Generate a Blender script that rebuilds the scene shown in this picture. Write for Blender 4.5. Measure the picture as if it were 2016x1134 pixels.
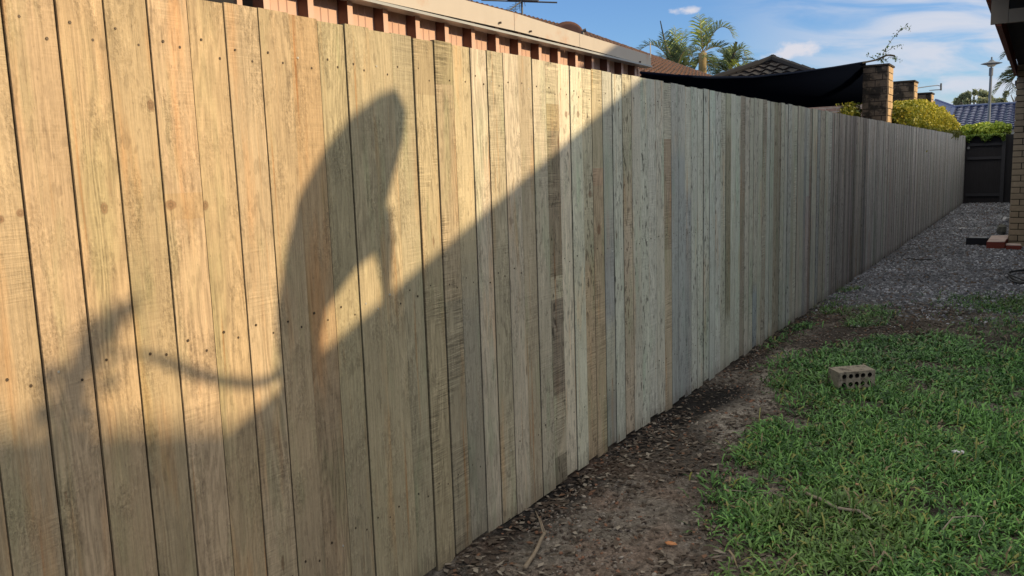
import bpy, math, random
import numpy as np
from mathutils import Vector, Matrix, noise as mnoise
S = bpy.context.scene
for o in list(bpy.data.objects): bpy.data.objects.remove(o)
COL = S.collection
R_ = math.radians
# ------------------------------------------------------------------ camera
F_PX = 1654.0
XA = Vector((0.84916533, -0.04859834, 0.52588634)); YA = Vector((0.52715598, 0.13835481, -0.83842979)); ZA = Vector((-0.03201261, 0.98918964, 0.14310502))
CAMH = 1.38
M3 = Matrix((XA, YA, ZA)).to_quaternion().to_matrix()
cam = bpy.data.cameras.new('camera'); co = bpy.data.objects.new('camera', cam); COL.objects.link(co)
co.matrix_world = Matrix.Translation((0, 0, CAMH)) @ M3.to_4x4()
cam.sensor_width = 36; cam.lens = F_PX / 2016 * 36; cam.clip_start = 0.05; cam.clip_end = 3000
S.camera = co
def ray(px, py):
    return M3 @ Vector((px - 1008, -(py - 567), -F_PX)).normalized()
def atY(px, py, Y):
    r = ray(px, py); return Vector((0, 0, CAMH)) + r * (Y / r.y)
def atX(px, py, X):
    r = ray(px, py); return Vector((0, 0, CAMH)) + r * (X / r.x)
def ground_at(px, py, z=0.0):
    r = ray(px, py); return Vector((0, 0, CAMH)) + r * ((z - CAMH) / r.z)
# ------------------------------------------------------------------ light
SUN_EL, SUN_AZ = 18.0, 15.0       # azimuth measured from +X towards +Y
sd = Vector((math.cos(R_(SUN_EL)) * math.cos(R_(SUN_AZ)), math.cos(R_(SUN_EL)) * math.sin(R_(SUN_AZ)), math.sin(R_(SUN_EL))))
sl = bpy.data.lights.new('sun', 'SUN'); so = bpy.data.objects.new('sun', sl); COL.objects.link(so)
sl.energy = 3.1; sl.angle = R_(0.53); sl.color = (1.0, 0.75, 0.43)
so.rotation_euler = sd.to_track_quat('Z', 'Y').to_euler(); so.location = sd * 60
W = bpy.data.worlds.new('World'); S.world = W; W.use_nodes = True
nt = W.node_tree; nt.nodes.clear()
def N(nt, t, **k):
    n = nt.nodes.new(t)
    for a, b in k.items(): setattr(n, a, b)
    return n
def lk(nt, a, b): nt.links.new(a, b)
sky = N(nt, 'ShaderNodeTexSky', sky_type='NISHITA', sun_disc=False, sun_elevation=R_(SUN_EL), sun_rotation=R_(90 - SUN_AZ), air_density=1.0, dust_density=0.3, ozone_density=3.0)
SKY_STR = 0.15
wb = N(nt, 'ShaderNodeBackground'); wb.inputs['Strength'].default_value = SKY_STR
wo = N(nt, 'ShaderNodeOutputWorld'); tc = N(nt, 'ShaderNodeTexCoord')
def mth(nt, op, a, b=None, c=None, clamp=False):
    n = N(nt, 'ShaderNodeMath', operation=op, use_clamp=clamp)
    for i, v in enumerate((a, b, c)):
        if v is None: continue
        if isinstance(v, (int, float)): n.inputs[i].default_value = v
        else: lk(nt, v, n.inputs[i])
    return n.outputs[0]
def vmth(nt, op, a, b=None):
    n = N(nt, 'ShaderNodeVectorMath', operation=op)
    for i, v in enumerate((a, b)):
        if v is None: continue
        if isinstance(v, (tuple, list, Vector)): n.inputs[i].default_value = tuple(v)
        else: lk(nt, v, n.inputs[i])
    return n.outputs['Value'] if op in ('LENGTH', 'DOT_PRODUCT', 'DISTANCE') else n.outputs['Vector']
def mixc(nt, f, a, b, blend='MIX'):
    n = N(nt, 'ShaderNodeMix', data_type='RGBA', blend_type=blend)
    for s, v in ((0, f), (6, a), (7, b)):
        if isinstance(v, (int, float)): n.inputs[s].default_value = v
        elif isinstance(v, (tuple, list)): n.inputs[s].default_value = tuple(v) + ((1,) if len(v) == 3 else ())
        else: lk(nt, v, n.inputs[s])
    return n.outputs[2]
def noise(nt, vec, scale=5, detail=4, rough=0.55, dist=0, w=None):
    n = N(nt, 'ShaderNodeTexNoise', noise_dimensions='4D' if w is not None else '3D')
    n.inputs['Scale'].default_value = scale; n.inputs['Detail'].default_value = detail
    n.inputs['Roughness'].default_value = rough; n.inputs['Distortion'].default_value = dist
    if vec is not None: lk(nt, vec, n.inputs['Vector'])
    if w is not None: lk(nt, w, n.inputs['W'])
    return n.outputs['Fac']
def ramp(nt, f, a, b):
    n = N(nt, 'ShaderNodeMapRange', interpolation_type='SMOOTHSTEP'); lk(nt, f, n.inputs[0])
    n.inputs[1].default_value = a; n.inputs[2].default_value = b
    return n.outputs[0]
dirv = tc.outputs['Generated']
# tint of the clear air, then thin streaky cirrus and three small cumulus
skyc = mixc(nt, 1.0, sky.outputs[0], (0.44, 0.54, 0.70), 'MULTIPLY')
sep = N(nt, 'ShaderNodeSeparateXYZ'); lk(nt, dirv, sep.inputs[0])
az = mth(nt, 'ARCTAN2', sep.outputs[0], sep.outputs[1]); el = mth(nt, 'ARCSINE', sep.outputs[2])
cb = N(nt, 'ShaderNodeCombineXYZ'); lk(nt, mth(nt, 'MULTIPLY', az, 5.0), cb.inputs[0]); lk(nt, mth(nt, 'MULTIPLY_ADD', el, 26.0, mth(nt, 'MULTIPLY', az, 3.0)), cb.inputs[1])
n1 = noise(nt, cb.outputs[0], 1.3, 6, 0.55, 0.6)
band = ramp(nt, az, -0.36, -0.08)
cir = mth(nt, 'MULTIPLY', ramp(nt, n1, 0.34, 0.62), mth(nt, 'MULTIPLY', band, 0.95))
cb2 = N(nt, 'ShaderNodeCombineXYZ'); lk(nt, mth(nt, 'MULTIPLY', az, 60.0), cb2.inputs[0]); lk(nt, mth(nt, 'MULTIPLY', el, 90.0), cb2.inputs[1])
n2 = noise(nt, cb2.outputs[0], 1.0, 5, 0.6)
cum = None
for (a0, e0, wa, we) in ((-13.2, 6.65, 2.0, 0.62), (-14.2, 6.35, 1.5, 0.35), (-20.3, 9.5, 1.1, 0.30), (-34.0, 12.2, 2.4, 0.4)):
    dx = mth(nt, 'DIVIDE', mth(nt, 'SUBTRACT', az, R_(a0)), R_(wa)); dy = mth(nt, 'DIVIDE', mth(nt, 'SUBTRACT', el, R_(e0)), R_(we))
    d2 = mth(nt, 'ADD', mth(nt, 'MULTIPLY', dx, dx), mth(nt, 'MULTIPLY', dy, dy))
    m = mth(nt, 'SUBTRACT', mth(nt, 'MULTIPLY_ADD', n2, 2.6, -0.35), d2)
    m = ramp(nt, m, 0.0, 1.1)
    cum = m if cum is None else mth(nt, 'MAXIMUM', cum, m)
c1 = mixc(nt, cir, skyc, (2.75, 2.9, 3.3))
c2 = mixc(nt, mth(nt, 'MULTIPLY', cum, 0.9), c1, (3.1, 3.05, 3.3))
# bright cloud cover added overhead, out of view, to lift and whiten the ambient light
n4 = noise(nt, vmth(nt, 'MULTIPLY', dirv, (3, 3, 3)), 1.6, 5, .6)
fill_cloud = mth(nt, 'MULTIPLY', ramp(nt, el, .30, .62), mth(nt, 'MULTIPLY', ramp(nt, n4, .30, .52), .92))
c2 = mixc(nt, fill_cloud, c2, (6.0, 5.75, 4.95))
lk(nt, c2, wb.inputs['Color']); lk(nt, wb.outputs[0], wo.inputs[0])
S.view_settings.view_transform = 'Standard'; S.view_settings.look = 'None'; S.view_settings.gamma = 1; S.view_settings.exposure = 0.68
S.render.engine = 'CYCLES'
rnd = random.Random(7); rng = np.random.default_rng(11)
# ------------------------------------------------------------------ helpers
def tag(o, label=None, cat=None, group=None, kind=None):
    if label: o['label'] = label
    if cat: o['category'] = cat
    if group: o['group'] = group
    if kind: o['kind'] = kind
    return o
def empty(name, loc, label, cat, group=None):
    o = bpy.data.objects.new(name, None); COL.objects.link(o); o.location = loc; o.empty_display_size = .1
    bpy.context.view_layer.update()
    return tag(o, label, cat, group)
def link(name, me, parent=None):
    o = bpy.data.objects.new(name, me); COL.objects.link(o)
    if parent is not None:
        o.parent = parent
        top = parent; off = Vector(parent.location)
        while top.parent: top = top.parent; off += Vector(top.location)
        me.transform(Matrix.Translation(-off)) if not me.get('shifted') else None
        me['shifted'] = 1
    return o
class MB:
    def __init__(s): s.v = []; s.f = []; s.m = []; s.c = []
    def quadlist(s, vs, fs, mi=0, col=None):
        b = len(s.v); s.v += [tuple(v) for v in vs]; s.f += [tuple(b + i for i in f) for f in fs]; s.m += [mi] * len(fs)
        s.c += [col] * len(fs)
    def box(s, c, d, rz=0, mi=0, col=None, rot=None, taper=1.0):
        cx, cy, cz = c; a, b, h = d[0] / 2, d[1] / 2, d[2] / 2
        vs = []
        for k, z in enumerate((-h, h)):
            t = taper if k else 1.0
            vs += [Vector((x * t, y * t, z)) for x, y in ((-a, -b), (a, -b), (a, b), (-a, b))]
        mt = rot if rot is not None else Matrix.Rotation(rz, 3, 'Z')
        vs = [mt @ v + Vector(c) for v in vs]
        s.quadlist(vs, [(0, 3, 2, 1), (4, 5, 6, 7), (0, 1, 5, 4), (1, 2, 6, 5), (2, 3, 7, 6), (3, 0, 4, 7)], mi, col)
    def box2(s, p, q, mi=0, col=None):
        s.box([(p[i] + q[i]) / 2 for i in range(3)], [abs(q[i] - p[i]) for i in range(3)], 0, mi, col)
    def tube(s, pts, rad, n=6, mi=0, col=None, cap=True):
        pts = [Vector(p) for p in pts]; rs = rad if isinstance(rad, (list, tuple)) else [rad] * len(pts)
        vs = []
        for i, p in enumerate(pts):
            t = (pts[min(i + 1, len(pts) - 1)] - pts[max(i - 1, 0)]).normalized()
            a = t.cross(Vector((0, 0, 1)));  a = Vector((1, 0, 0)) if a.length < 1e-3 else a.normalized(); b = t.cross(a)
            vs += [p + (a * math.cos(2 * math.pi * k / n) + b * math.sin(2 * math.pi * k / n)) * rs[i] for k in range(n)]
        fs = [(i * n + k, i * n + (k + 1) % n, (i + 1) * n + (k + 1) % n, (i + 1) * n + k) for i in range(len(pts) - 1) for k in range(n)]
        if cap: fs += [tuple(range(n - 1, -1, -1)), tuple(range((len(pts) - 1) * n, len(pts) * n))]
        s.quadlist(vs, fs, mi, col)
    def prism(s, pts, nvec, th, mi=0):   # polygon with a thickness
        n = len(pts); nv = Vector(nvec) * th
        vs = [Vector(p) for p in pts] + [Vector(p) + nv for p in pts]
        fs = [tuple(range(n - 1, -1, -1)), tuple(range(n, 2 * n))] + [(i, (i + 1) % n, (i + 1) % n + n, i + n) for i in range(n)]
        s.quadlist(vs, fs, mi)
    def build(s, name, mats, parent=None, smooth=False, attrs=False):
        me = bpy.data.meshes.new(name); me.from_pydata(s.v, [], s.f)
        for m in (mats if isinstance(mats, (list, tuple)) else [mats]): me.materials.append(m)
        me.polygons.foreach_set('material_index', s.m)
        if any(c is not None for c in s.c):
            at = me.color_attributes.new('tone', 'FLOAT_COLOR', 'CORNER'); buf = []
            for p, c in zip(me.polygons, s.c): buf += list(c or (.5, .5, .5, 1)) * p.loop_total
            at.data.foreach_set('color', buf)
        if smooth: me.polygons.foreach_set('use_smooth', [True] * len(me.polygons))
        me.update()
        return link(name, me, parent)
def npmesh(name, V, F, mats, parent=None, col=None, smooth=False, mi=None):
    """V (n,3), F (m,k) numpy arrays; col (n,3) point colours"""
    me = bpy.data.meshes.new(name); V = np.asarray(V, np.float32); F = np.asarray(F, np.int32); k = F.shape[1]
    me.vertices.add(len(V)); me.vertices.foreach_set('co', V.ravel())
    me.loops.add(F.size); me.loops.foreach_set('vertex_index', F.ravel())
    me.polygons.add(len(F)); me.polygons.foreach_set('loop_start', np.arange(0, F.size, k, dtype=np.int32))
    me.update(calc_edges=True); me.validate()
    for m in (mats if isinstance(mats, (list, tuple)) else [mats]): me.materials.append(m)
    if mi is not None: me.polygons.foreach_set('material_index', mi)
    if col is not None:
        at = me.color_attributes.new('col', 'FLOAT_COLOR', 'POINT'); c4 = np.ones((len(V), 4), np.float32); c4[:, :3] = col
        at.data.foreach_set('color', c4.ravel())
    if smooth: me.polygons.foreach_set('use_smooth', [True] * len(me.polygons))
    me.update(); return link(name, me, parent)
# ------------------------------------------------------------------ materials
def newmat(name, rough=0.8, spec=0.3):
    m = bpy.data.materials.new(name); m.use_nodes = True; nt = m.node_tree
    b = nt.nodes['Principled BSDF']; b.inputs['Roughness'].default_value = rough; b.inputs['Specular IOR Level'].default_value = spec
    return m, nt, b
def simple(name, col, rough=0.8, var=0.25, scale=8, spec=0.3, bump=0.0, stretch=(1, 1, 1), metal=0, dirt=None, bscale=None):
    m, nt, b = newmat(name, rough, spec); b.inputs['Metallic'].default_value = metal
    g = N(nt, 'ShaderNodeNewGeometry'); v = vmth(nt, 'MULTIPLY', g.outputs['Position'], stretch)
    n = noise(nt, v, scale, 6, 0.6)
    k = mth(nt, 'MULTIPLY_ADD', n, 2 * var, 1 - var)
    c = vmth(nt, 'SCALE', col); c.node.inputs['Scale'].default_value = 1; lk(nt, k, c.node.inputs['Scale'])
    if dirt:
        n2_ = noise(nt, v, scale * .37, 5, 0.65); c = mixc(nt, ramp(nt, n2_, dirt[1], dirt[1] + .15), c, dirt[0])
    lk(nt, c, b.inputs['Base Color'])
    if bump:
        bp = N(nt, 'ShaderNodeBump'); bp.inputs['Distance'].default_value = bump; lk(nt, noise(nt, v, bscale or scale * 5, 5, 0.65), bp.inputs['Height']); lk(nt, bp.outputs[0], b.inputs['Normal'])
    return m
def attrmat(name, att='col', rough=0.7, var=0.15, scale=30, spec=0.25, trans=0.0, bump=0.0):
    m, nt, b = newmat(name, rough, spec)
    a = N(nt, 'ShaderNodeAttribute', attribute_name=att); g = N(nt, 'ShaderNodeNewGeometry')
    n = noise(nt, g.outputs['Position'], scale, 5, .6)
    c = vmth(nt, 'SCALE', a.outputs['Color']); lk(nt, mth(nt, 'MULTIPLY_ADD', n, 2 * var, 1 - var), c.node.inputs['Scale'])
    lk(nt, c, b.inputs['Base Color'])
    if bump:
        bp = N(nt, 'ShaderNodeBump'); bp.inputs['Distance'].default_value = bump; lk(nt, n, bp.inputs['Height']); lk(nt, bp.outputs[0], b.inputs['Normal'])
    if trans:
        t = N(nt, 'ShaderNodeBsdfTranslucent'); lk(nt, c, t.inputs['Color']); mx = N(nt, 'ShaderNodeMixShader'); mx.inputs[0].default_value = trans
        out = nt.nodes['Material Output']; lk(nt, b.outputs[0], mx.inputs[1]); lk(nt, t.outputs[0], mx.inputs[2]); lk(nt, mx.outputs[0], out.inputs[0])
    return m
def wood_material():
    m, nt, b = newmat('rough_sawn_pine', 0.85, 0.22)
    g = N(nt, 'ShaderNodeNewGeometry'); P = g.outputs['Position']
    ton = N(nt, 'ShaderNodeAttribute', attribute_name='tone')
    prm = N(nt, 'ShaderNodeAttribute', attribute_name='prm'); ps = N(nt, 'ShaderNodeSeparateColor'); lk(nt, prm.outputs['Color'], ps.inputs[0])
    pid, rgh, spt = ps.outputs[0], ps.outputs[1], ps.outputs[2]
    sp = N(nt, 'ShaderNodeSeparateXYZ'); lk(nt, P, sp.inputs[0]); y, z = sp.outputs[1], sp.outputs[2]
    wofs = mth(nt, 'MULTIPLY', pid, 57.0)
    def vec(sy, sz, oz=0.0):
        c = N(nt, 'ShaderNodeCombineXYZ'); lk(nt, mth(nt, 'MULTIPLY', y, sy), c.inputs[0]); lk(nt, mth(nt, 'MULTIPLY_ADD', z, sz, mth(nt, 'ADD', wofs, oz)), c.inputs[1]); lk(nt, wofs, c.inputs[2]); return c.outputs[0]
    # cathedral grain: rings of a warped distance field
    warp = noise(nt, vec(9, 1.1), 1.0, 3, 0.5)
    warp2 = noise(nt, vec(30, 5), 1.0, 2, 0.5)
    ph = mth(nt, 'ADD', mth(nt, 'MULTIPLY', warp, 95.0), mth(nt, 'MULTIPLY_ADD', warp2, 5.0, mth(nt, 'MULTIPLY', y, 160.0)))
    ring = mth(nt, 'MULTIPLY_ADD', mth(nt, 'SINE', ph), 0.5, 0.5)
    fine = noise(nt, vec(420, 9), 1.0, 4, 0.6)
    fib = noise(nt, vec(150, 4, 3.3), 1.0, 5, 0.6)
    cross = noise(nt, vec(7, 210), 1.0, 4, 0.7)
    crmask = ramp(nt, noise(nt, vec(6, 3.5, 9), 1.0, 3, .6), 0.42, 0.6)
    big = noise(nt, vec(5, 1.6, 21), 1.0, 4, 0.6)
    fuzz = noise(nt, vec(170, 90, 5), 1.0, 4, 0.7)
    fuzzm = ramp(nt, noise(nt, vec(14, 5, 31), 1.0, 4, .6), 0.45, 0.68)
    val = mth(nt, 'ADD', 1.0, mth(nt, 'MULTIPLY', mth(nt, 'SUBTRACT', ring, 0.5), mth(nt, 'MULTIPLY', ramp(nt, noise(nt, vec(4, .8, 77), 1, 2, .5), .38, .62), 0.30)))
    val = mth(nt, 'ADD', val, mth(nt, 'MULTIPLY', mth(nt, 'SUBTRACT', fine, 0.5), 0.7))
    val = mth(nt, 'ADD', val, mth(nt, 'MULTIPLY', mth(nt, 'SUBTRACT', fib, 0.5), 0.75))
    val = mth(nt, 'ADD', val, mth(nt, 'MULTIPLY', mth(nt, 'SUBTRACT', big, 0.5), .6))
    val = mth(nt, 'ADD', val, mth(nt, 'MULTIPLY', mth(nt, 'MULTIPLY', mth(nt, 'SUBTRACT', fuzz, 0.52), mth(nt, 'MULTIPLY_ADD', fuzzm, .75, .25)), 1.5))
    cr = mth(nt, 'MULTIPLY', mth(nt, 'MULTIPLY', mth(nt, 'SUBTRACT', cross, 0.5), crmask), mth(nt, 'MULTIPLY', rgh, 2.6))
    val = mth(nt, 'ADD', val, cr)
    c = vmth(nt, 'SCALE', ton.outputs['Color']); lk(nt, val, c.node.inputs['Scale'])
    # warm / green drifts
    hue = noise(nt, vec(12, 1.3, 41), 1.0, 4, 0.6)
    c = mixc(nt, mth(nt, 'MULTIPLY', ramp(nt, hue, 0.54, 0.74), 0.6), c, vmth(nt, 'MULTIPLY', c, (1.12, 0.82, 0.60)))
    hue2 = noise(nt, vec(10, 1.7, 63), 1.0, 4, 0.6)
    c = mixc(nt, mth(nt, 'MULTIPLY', ramp(nt, hue2, 0.50, 0.70), 0.6), c, vmth(nt, 'MULTIPLY', c, (0.80, 0.95, 0.86)))
    # orange resin runs along the grain
    st = noise(nt, vec(40, 1.0, 13), 1.0, 3, 0.5)
    c = mixc(nt, mth(nt, 'MULTIPLY', ramp(nt, st, 0.64, 0.76), 0.7), c, vmth(nt, 'MULTIPLY', c, (0.88, 0.55, 0.32)))
    # mould dabs, elongated
    sv = noise(nt, vec(62, 20, 91), 1.0, 3, 0.55); sm = ramp(nt, noise(nt, vec(9, 2.4, 17), 1.0, 3, .6), 0.36, 0.56)
    thr = mth(nt, 'MULTIPLY', mth(nt, 'MULTIPLY', ramp(nt, sv, 0.56, 0.64), sm), spt)
    c = mixc(nt, thr, c, vmth(nt, 'MULTIPLY', c, (0.34, 0.33, 0.33)))
    sv2 = noise(nt, vec(140, 60, 51), 1.0, 2, 0.5)
    c = mixc(nt, mth(nt, 'MULTIPLY', ramp(nt, sv2, 0.68, 0.74), mth(nt, 'MULTIPLY', spt, .8)), c, (0.06, 0.045, 0.035))
    # knots
    vo = N(nt, 'ShaderNodeTexVoronoi', feature='F1'); lk(nt, vec(16, 3.6, 29), vo.inputs['Vector']); vo.inputs['Scale'].default_value = 1.0
    kd = mth(nt, 'ADD', vo.outputs['Distance'], mth(nt, 'MULTIPLY', mth(nt, 'SUBTRACT', fuzz, .5), .05))
    ksel = N(nt, 'ShaderNodeSeparateColor'); lk(nt, vo.outputs['Color'], ksel.inputs[0])
    kon = mth(nt, 'GREATER_THAN', ksel.outputs[0], 0.86)
    kn = mth(nt, 'MULTIPLY', mth(nt, 'SUBTRACT', 1.0, ramp(nt, kd, 0.07, 0.12)), kon)
    kr = mth(nt, 'MULTIPLY_ADD', mth(nt, 'SINE', mth(nt, 'MULTIPLY', kd, 190.0)), 0.25, 0.75)
    kc = vmth(nt, 'SCALE', (0.17, 0.085, 0.045)); lk(nt, kr, kc.node.inputs['Scale'])
    c = mixc(nt, mth(nt, 'MULTIPLY', kn, .6), c, kc)
    ext = None
    for (ky, kz, kry, krz) in ((1.219, 1.543, .011, .017), (1.246, 1.317, .017, .014), (1.344, 1.310, .010, .014), (1.08, 1.319, .010, .016), (3.204, 1.591, .014, .016), (3.306, 1.595, .014, .016), (0.905, 1.32, .010, .010), (0.86, 1.31, .016, .010), (3.42, 1.245, .02, .02), (3.50, 1.08, .02, .03)):
        a = mth(nt, 'DIVIDE', mth(nt, 'SUBTRACT', y, ky), kry); bq = mth(nt, 'DIVIDE', mth(nt, 'SUBTRACT', z, kz), krz)
        dd = mth(nt, 'SQRT', mth(nt, 'ADD', mth(nt, 'MULTIPLY', a, a), mth(nt, 'MULTIPLY', bq, bq)))
        ext = dd if ext is None else mth(nt, 'MINIMUM', ext, dd)
    ext = mth(nt, 'ADD', ext, mth(nt, 'MULTIPLY', mth(nt, 'SUBTRACT', fuzz, .5), .5))
    er = mth(nt, 'MULTIPLY_ADD', mth(nt, 'SINE', mth(nt, 'MULTIPLY', ext, 14.0)), 0.3, 0.8)
    ec = vmth(nt, 'SCALE', (0.20, 0.10, 0.055)); lk(nt, er, ec.node.inputs['Scale'])
    c = mixc(nt, mth(nt, 'MULTIPLY', mth(nt, 'SUBTRACT', 1.0, ramp(nt, ext, 0.55, 1.1)), .62), c, ec)
    # soil splash at the foot
    sp_ = mth(nt, 'SUBTRACT', 1.0, ramp(nt, mth(nt, 'ADD', z, mth(nt, 'MULTIPLY', mth(nt, 'SUBTRACT', fib, .5), .2)), 0.0, 0.10))
    c = mixc(nt, mth(nt, 'MULTIPLY', sp_, .4), c, (0.12, 0.09, 0.065))
    lk(nt, c, b.inputs['Base Color'])
    h = mth(nt, 'ADD', mth(nt, 'MULTIPLY', ring, 0.22), mth(nt, 'MULTIPLY', fine, 0.55))
    h = mth(nt, 'ADD', h, mth(nt, 'MULTIPLY', mth(nt, 'MULTIPLY', fuzz, fuzzm), 1.5))
    h = mth(nt, 'ADD', h, mth(nt, 'MULTIPLY', mth(nt, 'MULTIPLY', cross, crmask), mth(nt, 'MULTIPLY_ADD', rgh, 1.2, .15)))
    h = mth(nt, 'SUBTRACT', h, mth(nt, 'MULTIPLY', kn, 0.4))
    bp = N(nt, 'ShaderNodeBump'); bp.inputs['Distance'].default_value = 0.0035; bp.inputs['Strength'].default_value = 1.0; lk(nt, h, bp.inputs['Height']); lk(nt, bp.outputs[0], b.inputs['Normal'])
    return m
WOOD = wood_material()
NAIL = simple('galvanised_nail', (.07, .05, .035), .5, .5, 900, .5, metal=.3)
ZINC = simple('bright_zinc', (.75, .75, .72), .3, .1, 50, .6, metal=.6)
HARD = simple('framing_timber', (.22, .15, .09), .85, .3, 12, stretch=(1, .2, 1), bump=.002)
FOL = attrmat('leaf', 'col', .5, .25, 3.0, .35, trans=.25)
# ------------------------------------------------------------------ fence of vertical palings
FX = -1.71; Y0 = 1.442; PW = 0.10575
tan = (.56, .43, .29); tan2 = (.52, .42, .29); grn = (.47, .42, .31); lt = (.53, .47, .37); gg = (.42, .42, .36); bl = (.325, .34, .335); br = (.37, .29, .20); dk = (.30, .255, .20); ol = (.25, .235, .18); gy = (.36, .35, .32)
SPEC = {-8: [(9, tan2)], -7: [(9, (.50, .39, .25))], -6: [(9, (.53, .42, .28))], -5: [(9, tan)], -4: [(9, (.55, .42, .27))], -3: [(9, (.50, .40, .26))], -2: [(1.281, tan), (1.343, (.53, .395, .245)), (9, tan)], -1: [(9, (.54, .42, .27))], 0: [(9, (.55, .44, .30))],
        1: [(.5, (.44, .35, .24)), (9, (.52, .41, .27))], 2: [(.85, (.44, .34, .23)), (9, (.51, .38, .235))], 3: [(.6, (.42, .36, .25)), (9, (.47, .41, .27))], 4: [(9, (.50, .43, .29))], 5: [(9, (.51, .44, .30))],  # lower tones of the first boards: stain plus shade put into the colour
        6: [(9, (.46, .41, .29))], 7: [(1.62, (.50, .43, .29)), (9, (.43, .36, .24))], 8: [(.925, (.42, .37, .27)), (1.66, (.48, .40, .28)), (9, (.40, .35, .23))], 9: [(1.0, (.36, .33, .26)), (9, (.49, .42, .28))],
        10: [(9, lt)], 11: [(9, (.45, .40, .29))], 12: [(9, lt)], 13: [(9, (.44, .38, .28))], 14: [(9, (.51, .46, .36))],
        15: [(.13, (.27, .24, .18)), (.406, (.46, .41, .31)), (.819, dk), (.916, (.50, .44, .33)), (1.52, (.31, .26, .19)), (1.628, (.40, .32, .21)), (9, (.50, .44, .33))], 16: [(9, lt)], 17: [(9, (.50, .48, .38))],
        18: [(.95, (.40, .31, .21)), (1.1, (.37, .33, .24)), (9, (.42, .38, .28))], 19: [(1.28, br), (1.36, (.40, .29, .20)), (9, (.38, .33, .23))], 20: [(.3, (.26, .25, .22)), (.62, (.38, .37, .31)), (1.0, (.30, .30, .29)), (1.15, (.32, .31, .28)), (9, (.36, .35, .30))],
        21: [(9, gg)], 22: [(1.1, (.42, .35, .27)), (1.32, (.38, .31, .23)), (9, (.36, .33, .25))], 23: [(9, (.43, .41, .35))], 24: [(9, (.44, .44, .38))], 25: [(9, (.45, .44, .39))], 26: [(9, (.45, .43, .37))],
        27: [(.9, (.38, .32, .24)), (1.5, (.31, .25, .19)), (9, (.38, .36, .30))], 28: [(1.45, bl), (9, (.38, .38, .35))], 29: [(1.42, (.315, .33, .33)), (9, (.37, .37, .34))], 30: [(1.2, (.30, .31, .31)), (9, (.42, .42, .37))],
        31: [(9, (.44, .45, .41))], 32: [(9, (.45, .46, .41))], 33: [(9, (.43, .44, .40))], 34: [(9, (.44, .46, .43))], 35: [(9, (.45, .46, .43))], 36: [(9, (.42, .42, .36))], 37: [(.35, gg), (1.56, ol), (9, (.34, .34, .27))], 38: [(9, (.45, .46, .41))], 39: [(9, (.44, .46, .41))],
        40: [(9, (.28, .25, .21))], 41: [(9, (.44, .42, .37))], 42: [(9, gg)], 43: [(.45, (.28, .31, .33)), (9, (.42, .41, .36))], 44: [(9, gg)], 45: [(1.45, (.36, .34, .29)), (9, (.30, .27, .23))], 46: [(9, (.45, .46, .42))], 47: [(9, (.40, .41, .36))], 48: [(9, (.32, .29, .23))], 49: [(9, (.30, .28, .23))]}
ROUGH = {7: 1, 8: 1, 15: 1, 11: .5, 18: .8, 19: 1, 27: 1, 20: .4, 37: .3, 40: 1, 45: 1, 22: .5, 36: .8, 13: .4}
SPOT = {9: .45, 10: .3, 11: .5, 12: .5, 13: .3, 14: .5, 23: 1, 24: 1, 25: .6, 31: 1, 32: 1, 33: 1, 30: .8, 36: 1, 15: 1, 17: .6, 43: 1, 26: .7, 45: .9, -7: .1, -6: .15}
GAPS = {-4: .0055, -2: .003, 0: .0028, -6: .002, -5: .0014, -3: .0016, -1: .0014, 1: .0016, 2: .0012, 3: .0034, 9: .003, 16: .003, 19: .005}
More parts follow.
